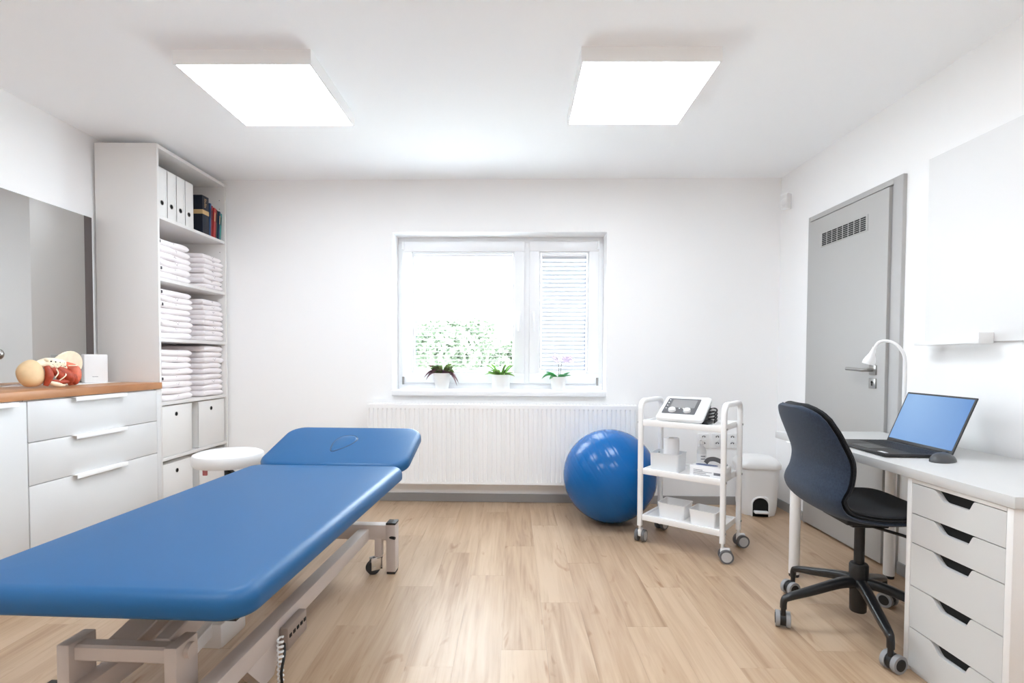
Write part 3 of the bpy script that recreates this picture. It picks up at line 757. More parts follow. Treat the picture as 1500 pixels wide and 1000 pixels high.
# ------------------------------------------------------------------ exercise ball
BC = Vector((.652, 3.405, .306)); BR = .306
eb = thing('exercise_ball', 'large glossy blue exercise ball beside the white trolley', 'ball', (BC.x, BC.y, 0))
bm = new(); M = Matrix.Rotation(math.radians(-62), 4, 'X') @ Matrix.Rotation(math.radians(14), 4, 'Y')
M = Vector((.80, -.12, .58)).to_track_quat('Z', 'Y').to_matrix().to_4x4()
rings = []
NV, NU = 160, 96
for j in range(1, NV):
    th = PI * j / NV; lat = th / PI
    r = BR
    if .2 < lat < .8:
        g = (lat - .2) / .6 * 12; gf = abs((g % 1) - .5) * 2
        r -= .0013 * max(0, 1 - (1 - gf) * 6)
    rings.append([M @ Vector((r * math.sin(th) * math.cos(2 * PI * i / NU), r * math.sin(th) * math.sin(2 * PI * i / NU), r * math.cos(th))) for i in range(NU)])
loft(bm, rings); part('ball_skin', bm, 'blue_ball', eb, loc=(0, 0, BR), angle=80)
bm = new(); q = M @ Vector((0, 0, -BR)); cyl(bm, q * .995, q * 1.006, .010, n=14); part('valve_plug', bm, 'plastic_w', eb, loc=(0, 0, BR))

# ------------------------------------------------------------------ trolley
TA = math.atan2(-.312, .384)
tr = thing('utility_trolley', 'white three-shelf metal trolley on casters beside the blue ball', 'trolley', ((.753 + 1.337) / 2 - .010, (3.024 + 2.922) / 2 + .012, 0), TA)
TW, TD = .236, .146
for sx in (-1, 1):
    X = sx * TW
    pts = [(X, -TD, .10)] + [(X, -TD, z) for z in (.3, .6, .79)]
    for k in range(1, 6): a = PI / 2 * k / 5; pts.append((X, -TD + .045 * (1 - math.cos(a)), .79 + .045 * math.sin(a)))
    for k in range(0, 6): a = PI / 2 * k / 5; pts.append((X, TD - .045 * (1 - math.sin(a)), .79 + .045 * math.cos(a)))
    pts += [(X, TD, .6), (X, TD, .3), (X, TD, .10)]
    bm = new(); sweep(bm, pts, rect(.014, .013, .004), up=(1, 0, 0)); part('side_frame', bm, 'white_metal', tr, angle=50)
TSH = [.165, .437, .722]
for z in TSH:
    bm = new()
    box(bm, -TW + .015, TW - .015, -TD - .002, TD + .002, z - .012, z - .009); 
    box(bm, -TW + .015, TW - .015, -TD - .006, -TD + .006, z - .03, z + .004, .002); box(bm, -TW + .015, TW - .015, TD - .006, TD + .006, z - .03, z + .004, .002)
    box(bm, -TW + .0145, -TW + .024, -TD + .013, TD - .013, z - .03, z + .004, .002); box(bm, TW - .024, TW - .0145, -TD + .013, TD - .013, z - .03, z + .004, .002)
    part('tray_shelf', bm, 'white_metal', tr)
bm = new()
for sx in (-1, 1):
    for z in TSH:
        for yy in (-TD, TD): cyl(bm, (sx * (TW + .012), yy, z - .012), (sx * (TW + .018), yy, z - .012), .0055, n=10)
part('screw_caps', bm, 'base_grey', tr)
for sx in (-1, 1):
    for yy, aa in ((-TD, .6 * sx), (TD, .3 * sx)):
        c = Vector((sx * TW, yy, 0)); d = Vector((math.sin(aa + .5), math.cos(aa + .5), 0)); s = Vector((d.y, -d.x, 0)); w = c + d * .018
        bm = new(); cyl(bm, c + Vector((0, 0, .072)), c + Vector((0, 0, .105)), .008, n=12)
        box(bm, -.011, .011, -.028, .022, .034, .078, .008, 3, Matrix.Translation(w) @ Matrix(((s.x, d.x, 0, 0), (s.y, d.y, 0, 0), (0, 0, 1, 0), (0, 0, 0, 1)))); k = part('caster_housing', bm, 'plastic_w', tr)
        for q in (-1, 1):
            bm = new(); z = Vector((0, 0, .036)); cyl(bm, w + s * q * .012 + z, w + s * q * .029 + z, .036, n=28); wh = part('wheel', bm, 'grey_tire', k)
            bm = new(); cyl(bm, w + s * q * .020 + z, w + s * q * .0305 + z, .0285, .027, n=24); part('wheel_cover', bm, 'wheel_light', wh)
# therapy device on the top tray (in trolley axes)
def onT(x, y, z):
    c, s = math.cos(TA), math.sin(TA); return (tr.location.x + x * c - y * s, tr.location.y + x * s + y * c, z)
dv = thing('therapy_device', 'white therapy device with sloping grey control panel on the trolley', 'device', onT(-.030, .005, TSH[2] - .009), TA + math.radians(5))
SL = math.atan2(.095, .20)
bm = new(); prism(bm, [(-.118, .004), (.11, .004), (.11, .105), (-.118, .012)], -.118, .118, 'x')
part('base_case', bm, 'device_grey', dv)
PMx = Matrix.Translation((0, -.132, .012)) @ Matrix.Rotation(SL, 4, 'X')
bm = new(); rings = [[PMx @ Vector((a, .125 + b, z)) for a, b in rrect(.132 - i, .128 - i, .022 - i * .5, 5)] for i, z in ((.004, 0), (0, .006), (0, .02), (.004, .026), (.012, .028))]
loft(bm, rings); part('white_cover', bm, 'plastic_w', dv, angle=50)
bm = new(); loft(bm, [[PMx @ Vector((-.015 + a, .132 + b, z)) for a, b in rrect(.094, .088, .008, 4)] for z in (.0275, .0292)]); cp = part('control_panel', bm, 'device_grey', dv)
bm = new(); loft(bm, [[PMx @ Vector((-.008 + a, .158 + b, z)) for a, b in rrect(.070, .046, .003, 3)] for z in (.029, .0302)]); part('display', bm, 'lcd', cp)
for q in (-.055, .03):
    bm = new(); cyl(bm, PMx @ Vector((q, .078, .029)), PMx @ Vector((q, .078, .042)), .022, .019, n=24); part('dial_knob', bm, 'plastic_w', cp)
bm = new()
for q in range(4): c = PMx @ Vector((-.096, .10 + q * .032, .0295)); ball(bm, c, .004, u=8, v=6)
for q in range(2): c = PMx @ Vector((-.02 + q * .022, .103, .0295)); ball(bm, c, .004, u=8, v=6)
part('indicator_lights', bm, 'plastic_w', cp)
bm = new(); box(bm, .119, .150, -.10, .03, .004, .022, .003); part('side_port_block', bm, 'black', dv)
for q in range(4):
    bm = new(); z = .022 + q * .018; tube(bm, bez([(.117, .04 + q * .015, z), (.147, .05 + q * .012, z + .006), (.172, .02, z), (.168, -.03, max(.012, z - .02))], 5), .0045, 8); part('lead_cable', bm, 'black', dv)
for q in range(3):
    bm = new(); cyl(bm, (.118, .075 + q * .008, .03 + q * .022), (.15, .075 + q * .008, .03 + q * .022), .008, n=12); part('cable_plug', bm, 'plastic_w', dv)
# open tub helper
def tub(name, lab, cat, loc, rz, w, d, h, m, taper=.9, group=None, wall=.003):
    t = thing(name, lab, cat, loc, rz, group)
    bm = new()
    o = [[Vector((a * k, b * k, z)) for a, b in rrect(w / 2, d / 2, .012, 4)] for k, z in ((taper, 0), (1, h - .004), (1.03, h - .003), (1.03, h))]
    i_ = [[Vector((a * k * (1 - 2 * wall / w), b * k * (1 - 2 * wall / d), z)) for a, b in rrect(w / 2, d / 2, .012, 4)] for k, z in ((1, h), (taper, wall))]
    loft(bm, o + i_); part('tub_body', bm, m, t, angle=35); return t
mz = TSH[1] - .009; lz = TSH[0] - .009
t = tub('plastic_bin', 'white square plastic bin holding small items on the middle trolley shelf', 'bin', onT(-.115, -.03, mz), TA + .05, .17, .15, .105, 'plastic_clear', .96)
for q, (a, b) in enumerate(((-.058, -.044), (-.021, -.046), (-.058, .002))):
    tt = thing('electrode_cap', ['small white capped tube by the front rim of the square plastic bin', 'small white capped tube beside the other tubes along the bin rim', 'small white capped tube next to the paper roll in the bin'][q], 'cap', onT(-.115 + a, -.03 + b, mz + .006), .5 * q, 'small caps in the bin')
    bm = new(); lathe(bm, [(.014, 0), (.015, .07), (.013, .082), (.006, .088)], 14); part('cap_body', bm, 'plastic_w', tt)
    bm = new(); cyl(bm, (0, 0, .088), (0, 0, .092), .004, n=10); part('cap_tip', bm, 'print_grey', tt)
t = thing('tissue_roll', 'white paper roll standing in the square plastic bin', 'paper roll', onT(-.103, -.014, mz + .004))
bm = new(); lathe(bm, [(.018, .004), (.043, .0), (.045, .006), (.045, .178), (.043, .184), (.018, .184)], 32, cap=False); part('roll', bm, 'carton', t)
bm = new(); lathe(bm, [(.0175, .001), (.019, .001), (.019, .183), (.0175, .183)], 24, cap=False); part('core', bm, 'paper', t)
t = thing('gel_bottle', 'clear gel bottle with printed label on the middle trolley shelf', 'bottle', onT(.045, .072, mz))
bm = new(); lathe(bm, [(.024, 0), (.026, .004), (.026, .115), (.02, .135), (.010, .145), (.010, .158)], 24); part('bottle_body', bm, 'plastic_clear', t)
bm = new(); lathe(bm, [(.012, .158), (.012, .175), (.005, .180), (.004, .198)], 16); part('nozzle_cap', bm, 'plastic_w', t)
bm = new(); lathe(bm, [(.0263, .035), (.0265, .036), (.0265, .10), (.0263, .101)], 24, cap=False); lb = part('bottle_label', bm, 'carton', t)
bm = new()
for a0, z in ((-2.1, .040), (-2.0, .088), (-2.0, .072)):
    for q in range(9): a = a0 + q * .11; cyl(bm, (.026 * math.cos(a), .026 * math.sin(a), z), (.0272 * math.cos(a), .0272 * math.sin(a), z), .0026, n=6)
part('label_print', bm, 'print_grey', lb, False)
t = thing('glove_box', 'white carton of disposable gloves on the middle trolley shelf', 'carton', onT(.135, -.045, mz), TA + .03)
bm = new(); box(bm, -.095, .095, -.06, .06, 0, .06, .002); part('carton_body', bm, 'carton', t)
bm = new()
for q in range(4): box(bm, -.075, -.075 + [.09, .07, .10, .05][q], -.0608, -.0598, .012 + q * .009, .0145 + q * .009)
box(bm, .035, .075, -.0608, -.0598, .02, .034); part('carton_print', bm, 'print_grey', t, False)
bm = new(); loft(bm, [[(-.02 + a, b, z) for a, b in rrect(.06, .022, .02, 5)] for z in (.0598, .0606)]); part('opening', bm, 'print_blue', t)
t = thing('grey_strap', 'curved grey strap lying on the glove carton', 'strap', onT(.16, -.02, mz + .0635), TA)
bm = new(); sweep(bm, bez([(-.06, 0, .003), (-.045, 0, .022), (-.015, 0, .030), (.02, 0, .022), (.05, 0, .004)], 5), rect(.012, .0025), up=(0, 1, 0)); part('strap_band', bm, 'device_grey', t)
bm = new(); box(bm, .044, .056, -.014, .014, 0, .007, .001); part('buckle', bm, 'print_grey', t)
tub('plastic_tub', 'empty white plastic tub on the lowest trolley shelf, beside the ball', 'tub', onT(-.075, -.015, lz), TA + .03, .16, .15, .085, 'plastic_w', .9, 'tubs on the lowest trolley shelf')
tub('plastic_tub', 'empty white plastic tub on the lowest trolley shelf, by the corner post', 'tub', onT(.115, -.04, lz), TA - .02, .15, .14, .085, 'plastic_w', .9, 'tubs on the lowest trolley shelf')

# ------------------------------------------------------------------ pedal bin
bn = thing('pedal_bin', 'white plastic pedal bin with domed lid in the corner', 'bin', (1.735, 3.635, 0), math.radians(-10))
bm = new()
def D(w, d, z, r=.06): return [Vector((a, b, z)) for a, b in rrect(w, d, r, 6)]
loft(bm, [D(.112, .10, 0), D(.116, .104, .015), D(.122, .108, .06), D(.134, .118, .315), D(.136, .12, .33)])
body = part('bin_body', bm, 'plastic_w', bn, angle=35)
arch = [(-.052, .0)] + [(.052 * math.cos(a), .078 + .05 * math.sin(a)) for a in [PI - PI * k / 14 for k in range(15)]] + [(.052, .0)]
bm = new(); prism(bm, arch, -.1155, -.100, 'y'); part('pedal_recess', bm, 'hole', bn)
bm = new(); sweep(bm, [(a * 1.06, -.113, b * 1.03 + .001) for a, b in arch], circ(.006, 8)); part('recess_rim', bm, 'plastic_w', bn)
bm = new(); box(bm, -.045, .045, -.155, -.105, .028, .042, .004); part('pedal', bm, 'plastic_w', bn)
bm = new(); loft(bm, [D(.140, .124, .326), D(.143, .127, .331), D(.143, .127, .352), D(.139, .123, .364), D(.128, .112, .383, .058), D(.106, .09, .398, .055), D(.07, .058, .408, .05), D(.03, .025, .411, .02)]); part('lid', bm, 'plastic_w', bn, angle=50)

# ------------------------------------------------------------------ sockets, sensor
for k, (x, lab) in enumerate(((1.425, 'white double wall socket nearest to the radiator'), (1.525, 'white double wall socket between the other two sockets'), (1.635, 'white double wall socket nearest to the pedal bin'))):
    t = thing('wall_socket', lab, 'socket', (x, yb(x), .475), ANGB, 'double wall sockets behind the trolley')
    bm = new(); box(bm, -.041, .041, -.012, 0, -.055, .055, .004); part('cover_plate', bm, 'plastic_w', t)
    for z in (-.022, .026):
        bm = new(); lathe(bm, [(.0205, 0), (.0205, .004), (.0185, .004), (.0175, .001)], 24, cap=False)
        bmesh.ops.transform(bm, matrix=Matrix.Translation((0, -.012, z)) @ Matrix.Rotation(PI / 2, 4, 'X'), verts=bm.verts); part('socket_rim', bm, 'plastic_w', t)
        bm = new()
        for a in (.6, 2.5): cyl(bm, (.009 * math.cos(a), -.0125, z + .007 * math.sin(a)), (.009 * math.cos(a), -.0118, z + .007 * math.sin(a)), .0032, n=10)
        tube(bm, [(.012 * math.cos(a), -.0125, z + .012 * math.sin(a)) for a in [.3 + .25 * q for q in range(11)]], .0018, 6); part('pin_holes', bm, 'dark_gap', t)
t = thing('motion_sensor', 'small white motion sensor in the upper corner beside the door', 'sensor', (XR - .040, 3.665, 2.195), math.radians(-55))
bm = new(); prism(bm, [(-.03, -.05), (.03, -.05), (.03, .052), (-.018, .052), (-.03, .04)], -.026, .022, 'x'); part('case', bm, 'plastic_w', t)
bm = new(); ball(bm, (0, -.028, -.012), .022, (1, .5, 1.3)); part('lens', bm, 'plastic_w', t)

# ------------------------------------------------------------------ desk and drawer unit
DTZ = .706; DX0, DX1, DYa, DYb = 1.383, XR - .033, 1.405, 2.695
dk = thing('office_desk', 'white office desk with round legs along the wall', 'desk')
bpart('tabletop', 'desk_white', dk, DX0, DX1, DYa, DYb, DTZ - .034, DTZ, bev=.0015)
for x, y in ((1.415, 2.55), (1.878, 2.535)):
    bm = new(); cyl(bm, (x, y, .014), (x, y, DTZ - .034), .0245, n=24); lg = part('leg', bm, 'white_metal', dk)
    bm = new(); cyl(bm, (x, y, 0), (x, y, .015), .023, n=24); part('foot', bm, 'rubber', lg)
    bm = new(); cyl(bm, (x, y, DTZ - .038), (x, y, DTZ - .0335), .045, n=24); part('leg_plate', bm, 'white_metal', lg)
bpart('cable_tray', 'plastic_w', dk, 1.80, 1.90, 2.02, 2.38, DTZ - .115, DTZ - .036, bev=.004)
bm = new(); tube(bm, bez([(1.86, 2.35, DTZ - .10), (1.80, 2.15, .50), (1.74, 2.0, .44), (1.72, 1.82, .43)], 8), .005, 8); part('cable', bm, 'black', dk)
du = thing('drawer_unit', 'white drawer unit with five cut-out grip drawers under the desk', 'drawer unit')
UX0, UX1, UY0, UY1, UZ = 1.389, XR - .02, 1.413, 1.796, DTZ - .036
bpart('side_panel', 'white_lac', du, UX0, UX1, UY0, UY0 + .020, 0, UZ, bev=.001)
bpart('side_panel', 'white_lac', du, UX0, UX1, UY1 - .020, UY1, 0, UZ, bev=.001)
bpart('top_panel', 'white_lac', du, UX0, UX1, UY0 + .0205, UY1 - .0205, UZ - .012, UZ, bev=.0008)
bpart('back_panel', 'white_lac', du, UX1 - .006, UX1, UY0 + .0205, UY1 - .0205, .02, UZ - .013)
bpart('bottom_rail', 'white_lac', du, UX0 + .01, UX1 - .01, UY0 + .0205, UY1 - .0205, .0, .012)
zs = [.657, .552, .450, .300, .154, .014]
for z1, z0 in zip(zs, zs[1:]):
    ya, yb2 = UY0 + .0215, UY1 - .0215; w = yb2 - ya; g = .0015
    # front with a scooped grip in its top edge
    top = z1 - g
    poly = [(ya, z0 + g), (yb2, z0 + g), (yb2, top), (ya + w * .74, top)]
    poly += [(ya + w * (.74 - .0175 * k), top - .032 * (3 * (k / 8) ** 2 - 2 * (k / 8) ** 3)) for k in range(1, 9)]
    poly += [(ya + w * (.36 - .0085 * k), top - .032 * (1 - (3 * (k / 8) ** 2 - 2 * (k / 8) ** 3))) for k in range(0, 8)]
    poly += [(ya + w * .29, top), (ya, top)]
    bm = new(); prism(bm, poly, UX0 + .001, UX0 + .017, 'x'); d = part('drawer_front', bm, 'desk_white', du, False)
    bm = new(); box(bm, UX0 + .03, UX1 - .03, ya + .006, yb2 - .006, z0 + .012, z1 - .04); part('drawer_box', bm, 'white_matt', d, False)
    bm = new(); box(bm, UX0 + .0175, UX0 + .028, ya + .004, yb2 - .004, z0 + .01, z1 - .004); part('grip_recess', bm, 'hole', d, False)

# laptop
def quadM(o, x, y):
    x = Vector(x).normalized(); y = Vector(y); y = (y - x * y.dot(x)).normalized(); z = x.cross(y)
    return Matrix(((x.x, y.x, z.x, o[0]), (x.y, y.y, z.y, o[1]), (x.z, y.z, z.z, o[2]), (0, 0, 0, 1)))
# base: user side toward -x; local x = along hinge (towards -y), local y = from front to hinge (+x)
lt = thing('laptop', 'open dark laptop with blue screen on the white desk', 'laptop', (1.455, 2.345, DTZ), math.radians(-90 - 3.5))
LW, LD = .375, .25
bm = new(); box(bm, 0, LW, 0, LD, .003, .015, .003); bs = part('keyboard_base', bm, 'laptop_dark', lt)
bm = new()
for r in range(5):
    for c in range(14): box(bm, .022 + c * .0238, .022 + c * .0238 + .0205, .115 + r * .021, .115 + r * .021 + .0178, .0148, .0162)
part('keys', bm, 'keys', bs, False)
bm = new(); box(bm, .13, .245, .018, .098, .0148, .0153); part('touchpad', bm, 'black_gloss', bs, False)
bm = new(); box(bm, LW - .062, LW - .02, .012, .028, .0149, .0154); part('sticker', bm, 'plastic_w', bs, False)
bm = new()
for a in (.02, LW - .05):
    for b in (.02, LD - .03): box(bm, a, a + .03, b, b + .01, 0, .0035)
part('rubber_feet', bm, 'rubber', bs, False)
LT = math.radians(68)      # screen leaning back
LM = Matrix.Translation((0, LD - .004, .013)) @ Matrix.Rotation(LT, 4, 'X')
bm = new(); box(bm, 0, LW, 0, .236, -.006, 0, .002, 2, LM); lid = part('screen_lid', bm, 'laptop_dark', lt)
scr = bpart('screen_panel', 'screen', lid, .008 - LW / 2, LW - .008 - LW / 2, .016 - .12, .228 - .12, 0, .0008)
scr.matrix_local = LM @ Matrix.Translation((LW / 2, .12, -.0001))
bm = new(); cyl(bm, (.05, LD - .004, .013), (LW - .05, LD - .004, .013), .006, n=12); part('hinge', bm, 'black', lt)
# mouse
ms = thing('computer_mouse', 'dark grey computer mouse beside the laptop', 'mouse', (1.602, 1.905, DTZ), math.radians(-60))
bm = new(); ball(bm, (0, 0, 0), 1, (.036, .066, .034), 24, 16)
bmesh.ops.delete(bm, geom=[v for v in bm.verts if v.co.z < -.002], context='VERTS')
for v in bm.verts: v.co.z = max(0, v.co.z) * (1 - 2.0 * v.co.y); 
bmesh.ops.holes_fill(bm, edges=bm.edges[:], sides=0); part('mouse_shell', bm, 'mouse', ms)
bm = new(); cyl(bm, (-.003, .03, .026), (.003, .03, .026), .008, n=16); part('scroll_wheel', bm, 'rubber', ms)
# gooseneck lamp
gl = thing('gooseneck_lamp', 'white gooseneck desk lamp behind the laptop', 'lamp', (1.853, 2.43, DTZ))
bm = new(); lathe(bm, [(.055, 0), (.058, .004), (.056, .014), (.04, .02), (.012, .024), (.008, .04)], 28); part('lamp_base', bm, 'plastic_w', gl)
bm = new(); tube(bm, bez([(0, 0, .02), (.0, 0, .18), (.0, .0, .36), (-.012, .012, .425), (-.04, .04, .462), (-.072, .072, .462), (-.088, .088, .425)], 8), .0075, 12); part('gooseneck', bm, 'plastic_w', gl)
bm = new(); A = Vector((-.087, .087, .43)); B = Vector((-.103, .103, .355)); u = (B - A).normalized(); s, tt = frame_of(u); rings = []
for f, r in ((-.1, .008), (.1, .010), (.35, .014), (.6, .022), (.8, .027), (1.0, .027), (1.0, .024), (.9, .022)):
    rings.append([A + (B - A) * f + (s * math.cos(a) + tt * math.sin(a)) * r for a in [2 * PI * i / 24 for i in range(24)]])
loft(bm, rings); part('lamp_head', bm, 'plastic_w', gl, angle=50)
bm = new(); cyl(bm, A + (B - A) * .93, A + (B - A) * .965, .021, n=24); part('led_disc', bm, 'grey_wheel', gl)

# whiteboard
wb = thing('whiteboard', 'glossy white writing board on the wall above the desk', 'whiteboard')
bpart('board', 'board', wb, XR - .016, XR - .002, 1.0, 2.44, 1.158, 2.02, bev=.002)
bm = new(); box(bm, XR - .075, XR - .0165, 2.09, 2.425, 1.150, 1.155, .001); box(bm, XR - .078, XR - .074, 2.09, 2.425, 1.150, 1.165, .001); box(bm, XR - .078, XR - .0165, 2.088, 2.092, 1.150, 1.195, .001); part('pen_tray', bm, 'plastic_w', wb)

# ------------------------------------------------------------------ office chair
CC = (1.405, 2.06)
ch = thing('swivel_chair', 'dark fabric swivel chair with black five-star base at the desk', 'chair', (CC[0], CC[1], 0), math.radians(-4))
prof = bez([(-.272, .900), (-.250, .835), (-.219, .760), (-.196, .695), (-.200, .640), (-.216, .595), (-.214, .555), (-.182, .513), (-.12, .490), (-.03, .480), (.08, .484), (.16, .486), (.215, .474)], 6)
N = len(prof)
WT = [(0, .09), (.015, .135), (.035, .165), (.07, .188), (.13, .205), (.25, .218), (.38, .222), (.5, .222), (.62, .226), (.8, .228), (.90, .215), (.95, .19), (.98, .16), (1.0, .11)]
def width(t):
    for (a, wa), (b, wb_) in zip(WT, WT[1:]):
        if t <= b: return wa + (wb_ - wa) * (t - a) / (b - a)
    return WT[-1][1]
def curl_k(t): f = min(1, max(0, (t - .35) / .3)); f = f * f * (3 - 2 * f); return 1 - .6 * f
def shell(bm, off0, off1, shrink=0.0):
    rings = []; M_ = 16
    for i, p in enumerate(prof):
        t = i / (N - 1); d = (prof[min(i + 1, N - 1)] - prof[max(i - 1, 0)]).normalized(); nrm = Vector((-d.y, d.x))   # toward sitter
        w = width(t) - shrink; ring = []
        def pos(v, o):
            c = .045 * abs(v) ** 2.4 * curl_k(t) * (w / .225) ** 2 + o
            return (p.x + nrm.x * c, v * w, p.y + nrm.y * c)
        vs_ = [math.sin(PI / 2 * (-1 + 2 * q / M_)) for q in range(M_ + 1)]
        for v in vs_: e = max(0, 1 - abs(v) ** 8) ** .5; ring.append(pos(v, off1 * e + (off0 + off1) / 2 * (1 - e)))
        for v in reversed(vs_[1:-1]): e = max(0, 1 - abs(v) ** 8) ** .5; ring.append(pos(v, off0 * e + (off0 + off1) / 2 * (1 - e)))
        rings.append(ring)
    loft(bm, rings)
bm = new(); shell(bm, -.022, -.001); part('back_shell', bm, 'fabric_daylit', ch, angle=60)
bm = new(); shell(bm, -.001, .026, .004); part('seat_cushion', bm, 'fabric_shaded', ch, angle=60)
for sg in (-1, 1):
    pts = []
    for i, p in enumerate(prof[1:-4], 1):
        t = i / (N - 1); d = (prof[i + 1] - prof[i - 1]).normalized(); w = width(t); c = .045 * curl_k(t) * (w / .225) ** 2 + .003
        pts.append((p.x - d.y * c, sg * w, p.y + d.x * c))
    bm = new(); tube(bm, pts, .004, 6); part('edge_piping', bm, 'fabric_shaded', ch)
bm = new(); box(bm, -.10, .10, -.09, .09, .440, .457, .004); box(bm, -.06, .08, -.055, .055, .420, .441, .006); part('seat_mechanism', bm, 'black', ch)
bm = new(); tube(bm, [(.0, -.05, .432), (.06, -.16, .430), (.07, -.19, .429)], .006, 8); part('height_lever', bm, 'black', ch)
bm = new(); cyl(bm, (0, 0, .25), (0, 0, .425), .0185, n=24); part('gas_lift', bm, 'black', ch)
bm = new(); lathe(bm, [(.026, .065), (.030, .07), (.031, .17), (.034, .175), (.034, .255), (.030, .262), (.018, .263)], 28); part('column', bm, 'black', ch)
for k in range(5):
    a = math.radians(110 + 72 * k + 4); d = Vector((math.cos(a), math.sin(a), 0)); s = Vector((-d.y, d.x, 0))
    pts = [d * .02 + Vector((0, 0, .185)), d * .08 + Vector((0, 0, .180)), d * .20 + Vector((0, 0, .148)), d * .285 + Vector((0, 0, .126)), d * .305 + Vector((0, 0, .112)), d * .308 + Vector((0, 0, .08))]
    bm = new(); sweep(bm, bez(pts, 4), rect(.016, .017, .006), up=tuple(s), scales=[1.25 - .6 * min(1, q / 16) for q in range(21)]); lg = part('base_leg', bm, 'black_gloss', ch, angle=50)
    c = d * .308; rv = math.radians([200, 70, 20, 130, 300][k]); f = Vector((math.cos(rv), math.sin(rv), 0)); g = Vector((-f.y, f.x, 0)); w = c + f * .014
    bm = new(); cyl(bm, c + Vector((0, 0, .052)), c + Vector((0, 0, .09)), .0095, n=14); cyl(bm, w - g * .012 + Vector((0, 0, .033)), w + g * .012 + Vector((0, 0, .033)), .028, n=20); cs = part('caster', bm, 'black', lg)
    for q in (-1, 1):
        bm = new(); cyl(bm, w + g * q * .011 + Vector((0, 0, .0315)), w + g * q * .027 + Vector((0, 0, .0315)), .0315, n=24); wh = part('wheel', bm, 'grey_wheel', cs)
        bm = new(); cyl(bm, w + g * q * .026 + Vector((0, 0, .0315)), w + g * q * .0285 + Vector((0, 0, .0315)), .021, n=20); part('hub_cap', bm, 'black', wh)

# ------------------------------------------------------------------ plants on the sill
SZS = WZ0 + .004
def leafbm(bm, base, d, length, width_, droop, up=.6, n=7, roll=0.0, thick=.0012, lift=None):
    d = Vector((d[0], d[1], 0)).normalized(); s = Vector((-d.y, d.x, 0)); rings = []
    for i in range(n + 1):
        t = i / n
        c = Vector(base) + d * (length * (t * .95)) + Vector((0, 0, length * (up * t - droop * t * t)))
        w = width_ * (math.sin(PI * min(1, t * .93 + .07)) ** .8) + .0006
        rings.append([c + s * w * .5 * a + Vector((0, 0, (abs(a) * .25 * w) + th)) for a, th in ((-1, 0), (-.5, -.12 * w), (0, -.2 * w), (.5, -.12 * w), (1, 0), (.5, -.12 * w - thick), (0, -.2 * w - thick), (-.5, -.12 * w - thick))])
    loft(bm, rings)
def plant(name, lab, x, prof, soilz, soilr, leaves):
    yy = yb(x) + .075
    t = thing(name, lab, 'plant', (x, yy, SZS))
    bm = new(); lathe(bm, prof, 36); part('pot', bm, 'pot', t, angle=50)
    bm = new(); lathe(bm, [(soilr, soilz - .005), (soilr * .9, soilz), (.005, soilz + .002)], 24); part('soil', bm, 'soil', t)
    for (b, d, l, w, dr, up, m) in leaves:
        q = d[1] / math.hypot(d[0], d[1]); l *= 1 - .55 * max(0, q)      # leaves stay clear of the window behind
        bm = new(); leafbm(bm, b, d, l, w, dr, up); part('leaf', bm, m, t, angle=60)
    return t
rnd = random.Random(3)
lv = []
for k in range(34):
    a = rnd.uniform(0, 2 * PI); l = rnd.uniform(.06, .10); m = 'leaf_dark' if k % 3 else 'leaf_purple'
    lv.append(((.02 * math.cos(a), .02 * math.sin(a), .118), (math.cos(a), math.sin(a)), l, .045, rnd.uniform(.5, .9), rnd.uniform(.9, 1.5), m))
for a, l, dr in ((PI + .2, .125, 1.15), (PI - .3, .12, 1.0), (PI + .5, .115, 1.3), (-.1, .115, 1.55), (.25, .12, 1.5), (-.4, .115, 1.7)):
    lv.append(((.02 * math.cos(a), .02 * math.sin(a), .118), (math.cos(a), math.sin(a)), l, .04, dr, .95, 'leaf_purple'))
plant('potted_plant', 'purple-green leafy plant in a tapered white pot on the window sill', -.535, [(.045, 0), (.047, .003), (.066, .112), (.070, .122), (.070, .128), (.064, .128), (.060, .115)], .117, .060, lv)
lv = []
for k in range(46):
    a = rnd.uniform(0, 2 * PI); l = rnd.uniform(.05, .11)
    lv.append(((.02 * math.cos(a), .02 * math.sin(a), .11), (math.cos(a), math.sin(a)), l, rnd.uniform(.018, .028), rnd.uniform(.3, .7), rnd.uniform(.5, 1.5), 'leaf_green'))
plant('potted_plant', 'bright green bushy plant in a cylindrical white pot on the window sill', -.085, [(.066, 0), (.068, .003), (.069, .112), (.069, .118), (.064, .118), (.062, .106)], .108, .062, lv)
lv = [((-.01, 0, .095), (-1, -.3), .13, .04, 1.0, .95, 'leaf_orchid'), ((0, 0, .095), (-.9, .2), .115, .038, .3, .75, 'leaf_orchid'), ((.01, 0, .095), (.9, -.3), .085, .032, .25, .75, 'leaf_orchid'),
      ((0, -.01, .095), (.5, -.8), .08, .035, .4, .7, 'leaf_orchid'), ((.01, .01, .095), (1, .1), .10, .028, .35, .55, 'leaf_orchid'), ((-.01, .0, .095), (-.7, -.7), .09, .034, .7, .6, 'leaf_orchid')]
orc = plant('orchid', 'white flowering orchid in a small white pot on the window sill', .352, [(.048, 0), (.05, .003), (.060, .092), (.063, .10), (.063, .105), (.058, .105), (.056, .094)], .097, .056, lv)
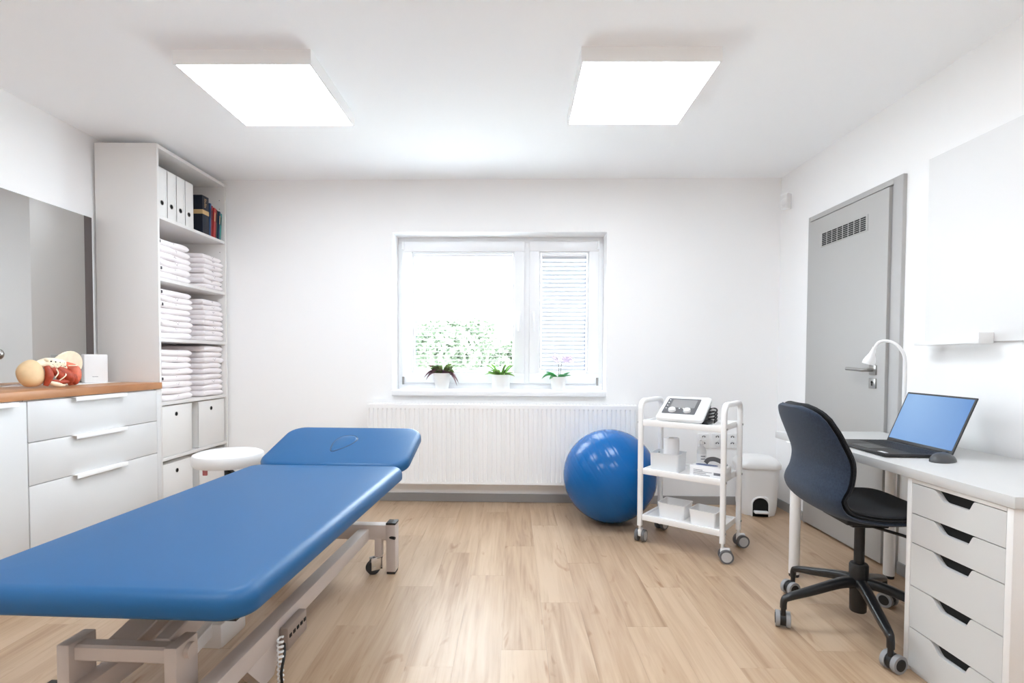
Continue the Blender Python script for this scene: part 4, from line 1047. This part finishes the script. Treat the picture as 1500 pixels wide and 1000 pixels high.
for pts, fl in (([(.0, 0, .09), (.005, 0, .17), (-.005, .0, .23), (-.025, -.005, .262)], [(-.012, 0, .225), (-.03, -.01, .25), (-.02, .01, .262)]),
                ([(.012, 0, .09), (.02, 0, .16), (.03, 0, .225), (.06, -.005, .255), (.10, -.01, .235)], [(.03, -.01, .235), (.05, -.012, .25), (.072, -.012, .242), (.09, -.015, .25), (.065, -.02, .225), (.10, -.012, .222), (.045, -.02, .228)])):
    bm = new(); tube(bm, bez(pts, 6), .0022, 6); part('flower_stem', bm, 'stem', orc)
    for f in fl:
        bm = new(); ph = rnd.uniform(0, 6)
        for k in range(5):
            a = ph + 2 * PI * k / 5; R_ = Matrix.Rotation(a, 3, 'Y')
            ball(bm, Vector(f) + R_ @ Vector((.011, 0, 0)), .011, (1, .25, .75), 8, 6, R_)
        ball(bm, Vector(f) + Vector((0, -.004, 0)), .004, u=8, v=6); part('flower', bm, 'petal', orc)

# ------------------------------------------------------------------ outside the window
bm = new(); box(bm, -60, 60, -60, 120, -3.4, -3.2); tag(part('bounce_ground', bm, 'bounce_pale', None, False), 'ground outside the window, made pale to bounce light indoors', 'ground')['kind'] = 'structure'
def tree(x, y, z0, r, h, lab, seed):
    rn = random.Random(seed); t = thing('tree', lab, 'tree', (x, y, -3.2), group='trees outside the window')
    bm = new(); tube(bm, [(0, 0, 0), (.1, 0, h * .4), (0, .1, h * .75)], .22, 8, [1, .8, .4]); part('trunk', bm, 'bark', t)
    bm = new()
    cl = [(rn.gauss(0, r * .42), rn.gauss(0, r * .42), h - r * .9 + rn.gauss(0, r * .36), rn.uniform(.3, .55) * r) for _ in range(16)]
    for _ in range(9000):
        a, b, c, q = rn.choice(cl); v = Vector((rn.gauss(0, 1), rn.gauss(0, 1), rn.gauss(0, 1))).normalized() * q * rn.uniform(.75, 1.05) + Vector((a, b, c))
        s = .2 * rn.uniform(.6, 1.2); u = Vector((rn.gauss(0, 1), rn.gauss(0, 1), rn.gauss(0, 1))).normalized(); w_ = u.orthogonal().normalized()
        bm.faces.new([bm.verts.new(v + u * s), bm.verts.new(v + w_ * s * .6), bm.verts.new(v - u * s), bm.verts.new(v - w_ * s * .6)])
    o = part('foliage', bm, 'tree_leaf', t, False); o['kind'] = 'stuff'
tree(-3.4, 27, 0, 2.1, 6.9, 'large leafy tree outside the window, beyond the house roofs', 1)
tree(-.8, 36, 0, 1.3, 5.7, 'small round tree outside the window, beside the large tree', 2)
tree(-9.5, 40, 0, 2.2, 4.9, 'pale distant tree outside the window, beyond the large tree', 5)
def house(x, y, w, d, h, rh, lab):
    t = thing('house', lab, 'house', (x, y, -3.2), group='houses outside the window')
    bpart('walls', 'house_wall', t, -w / 2, w / 2, -d / 2, d / 2, 0, h)
    bm = new(); prism(bm, [(-d / 2 - .3, h - .1), (d / 2 + .3, h - .1), (d / 2 + .3, h + .05), (0, h + rh), (-d / 2 - .3, h + .05)], -w / 2 - .2, w / 2 + .2, 'x'); part('roof', bm, 'roof_grey', t, False)
    for k in (-.3, 0, .3):
        wd = bpart('window', 'window_dark', t, k * w - .4, k * w + .4, -d / 2 - .03, -d / 2 + .02, h - 1.5, h - .4)
        bpart('window_bar', 'house_wall', wd, k * w - .03, k * w + .03, -d / 2 - .04, -d / 2 + .02, h - 1.5, h - .4)
house(.4, 17.0, 2.6, 3.5, 3.5, .5, 'pale low house with grey roof outside the window')
house(-3.6, 16.5, 3.4, 3.5, 3.3, .45, 'pale wide house with grey roof under the large tree')
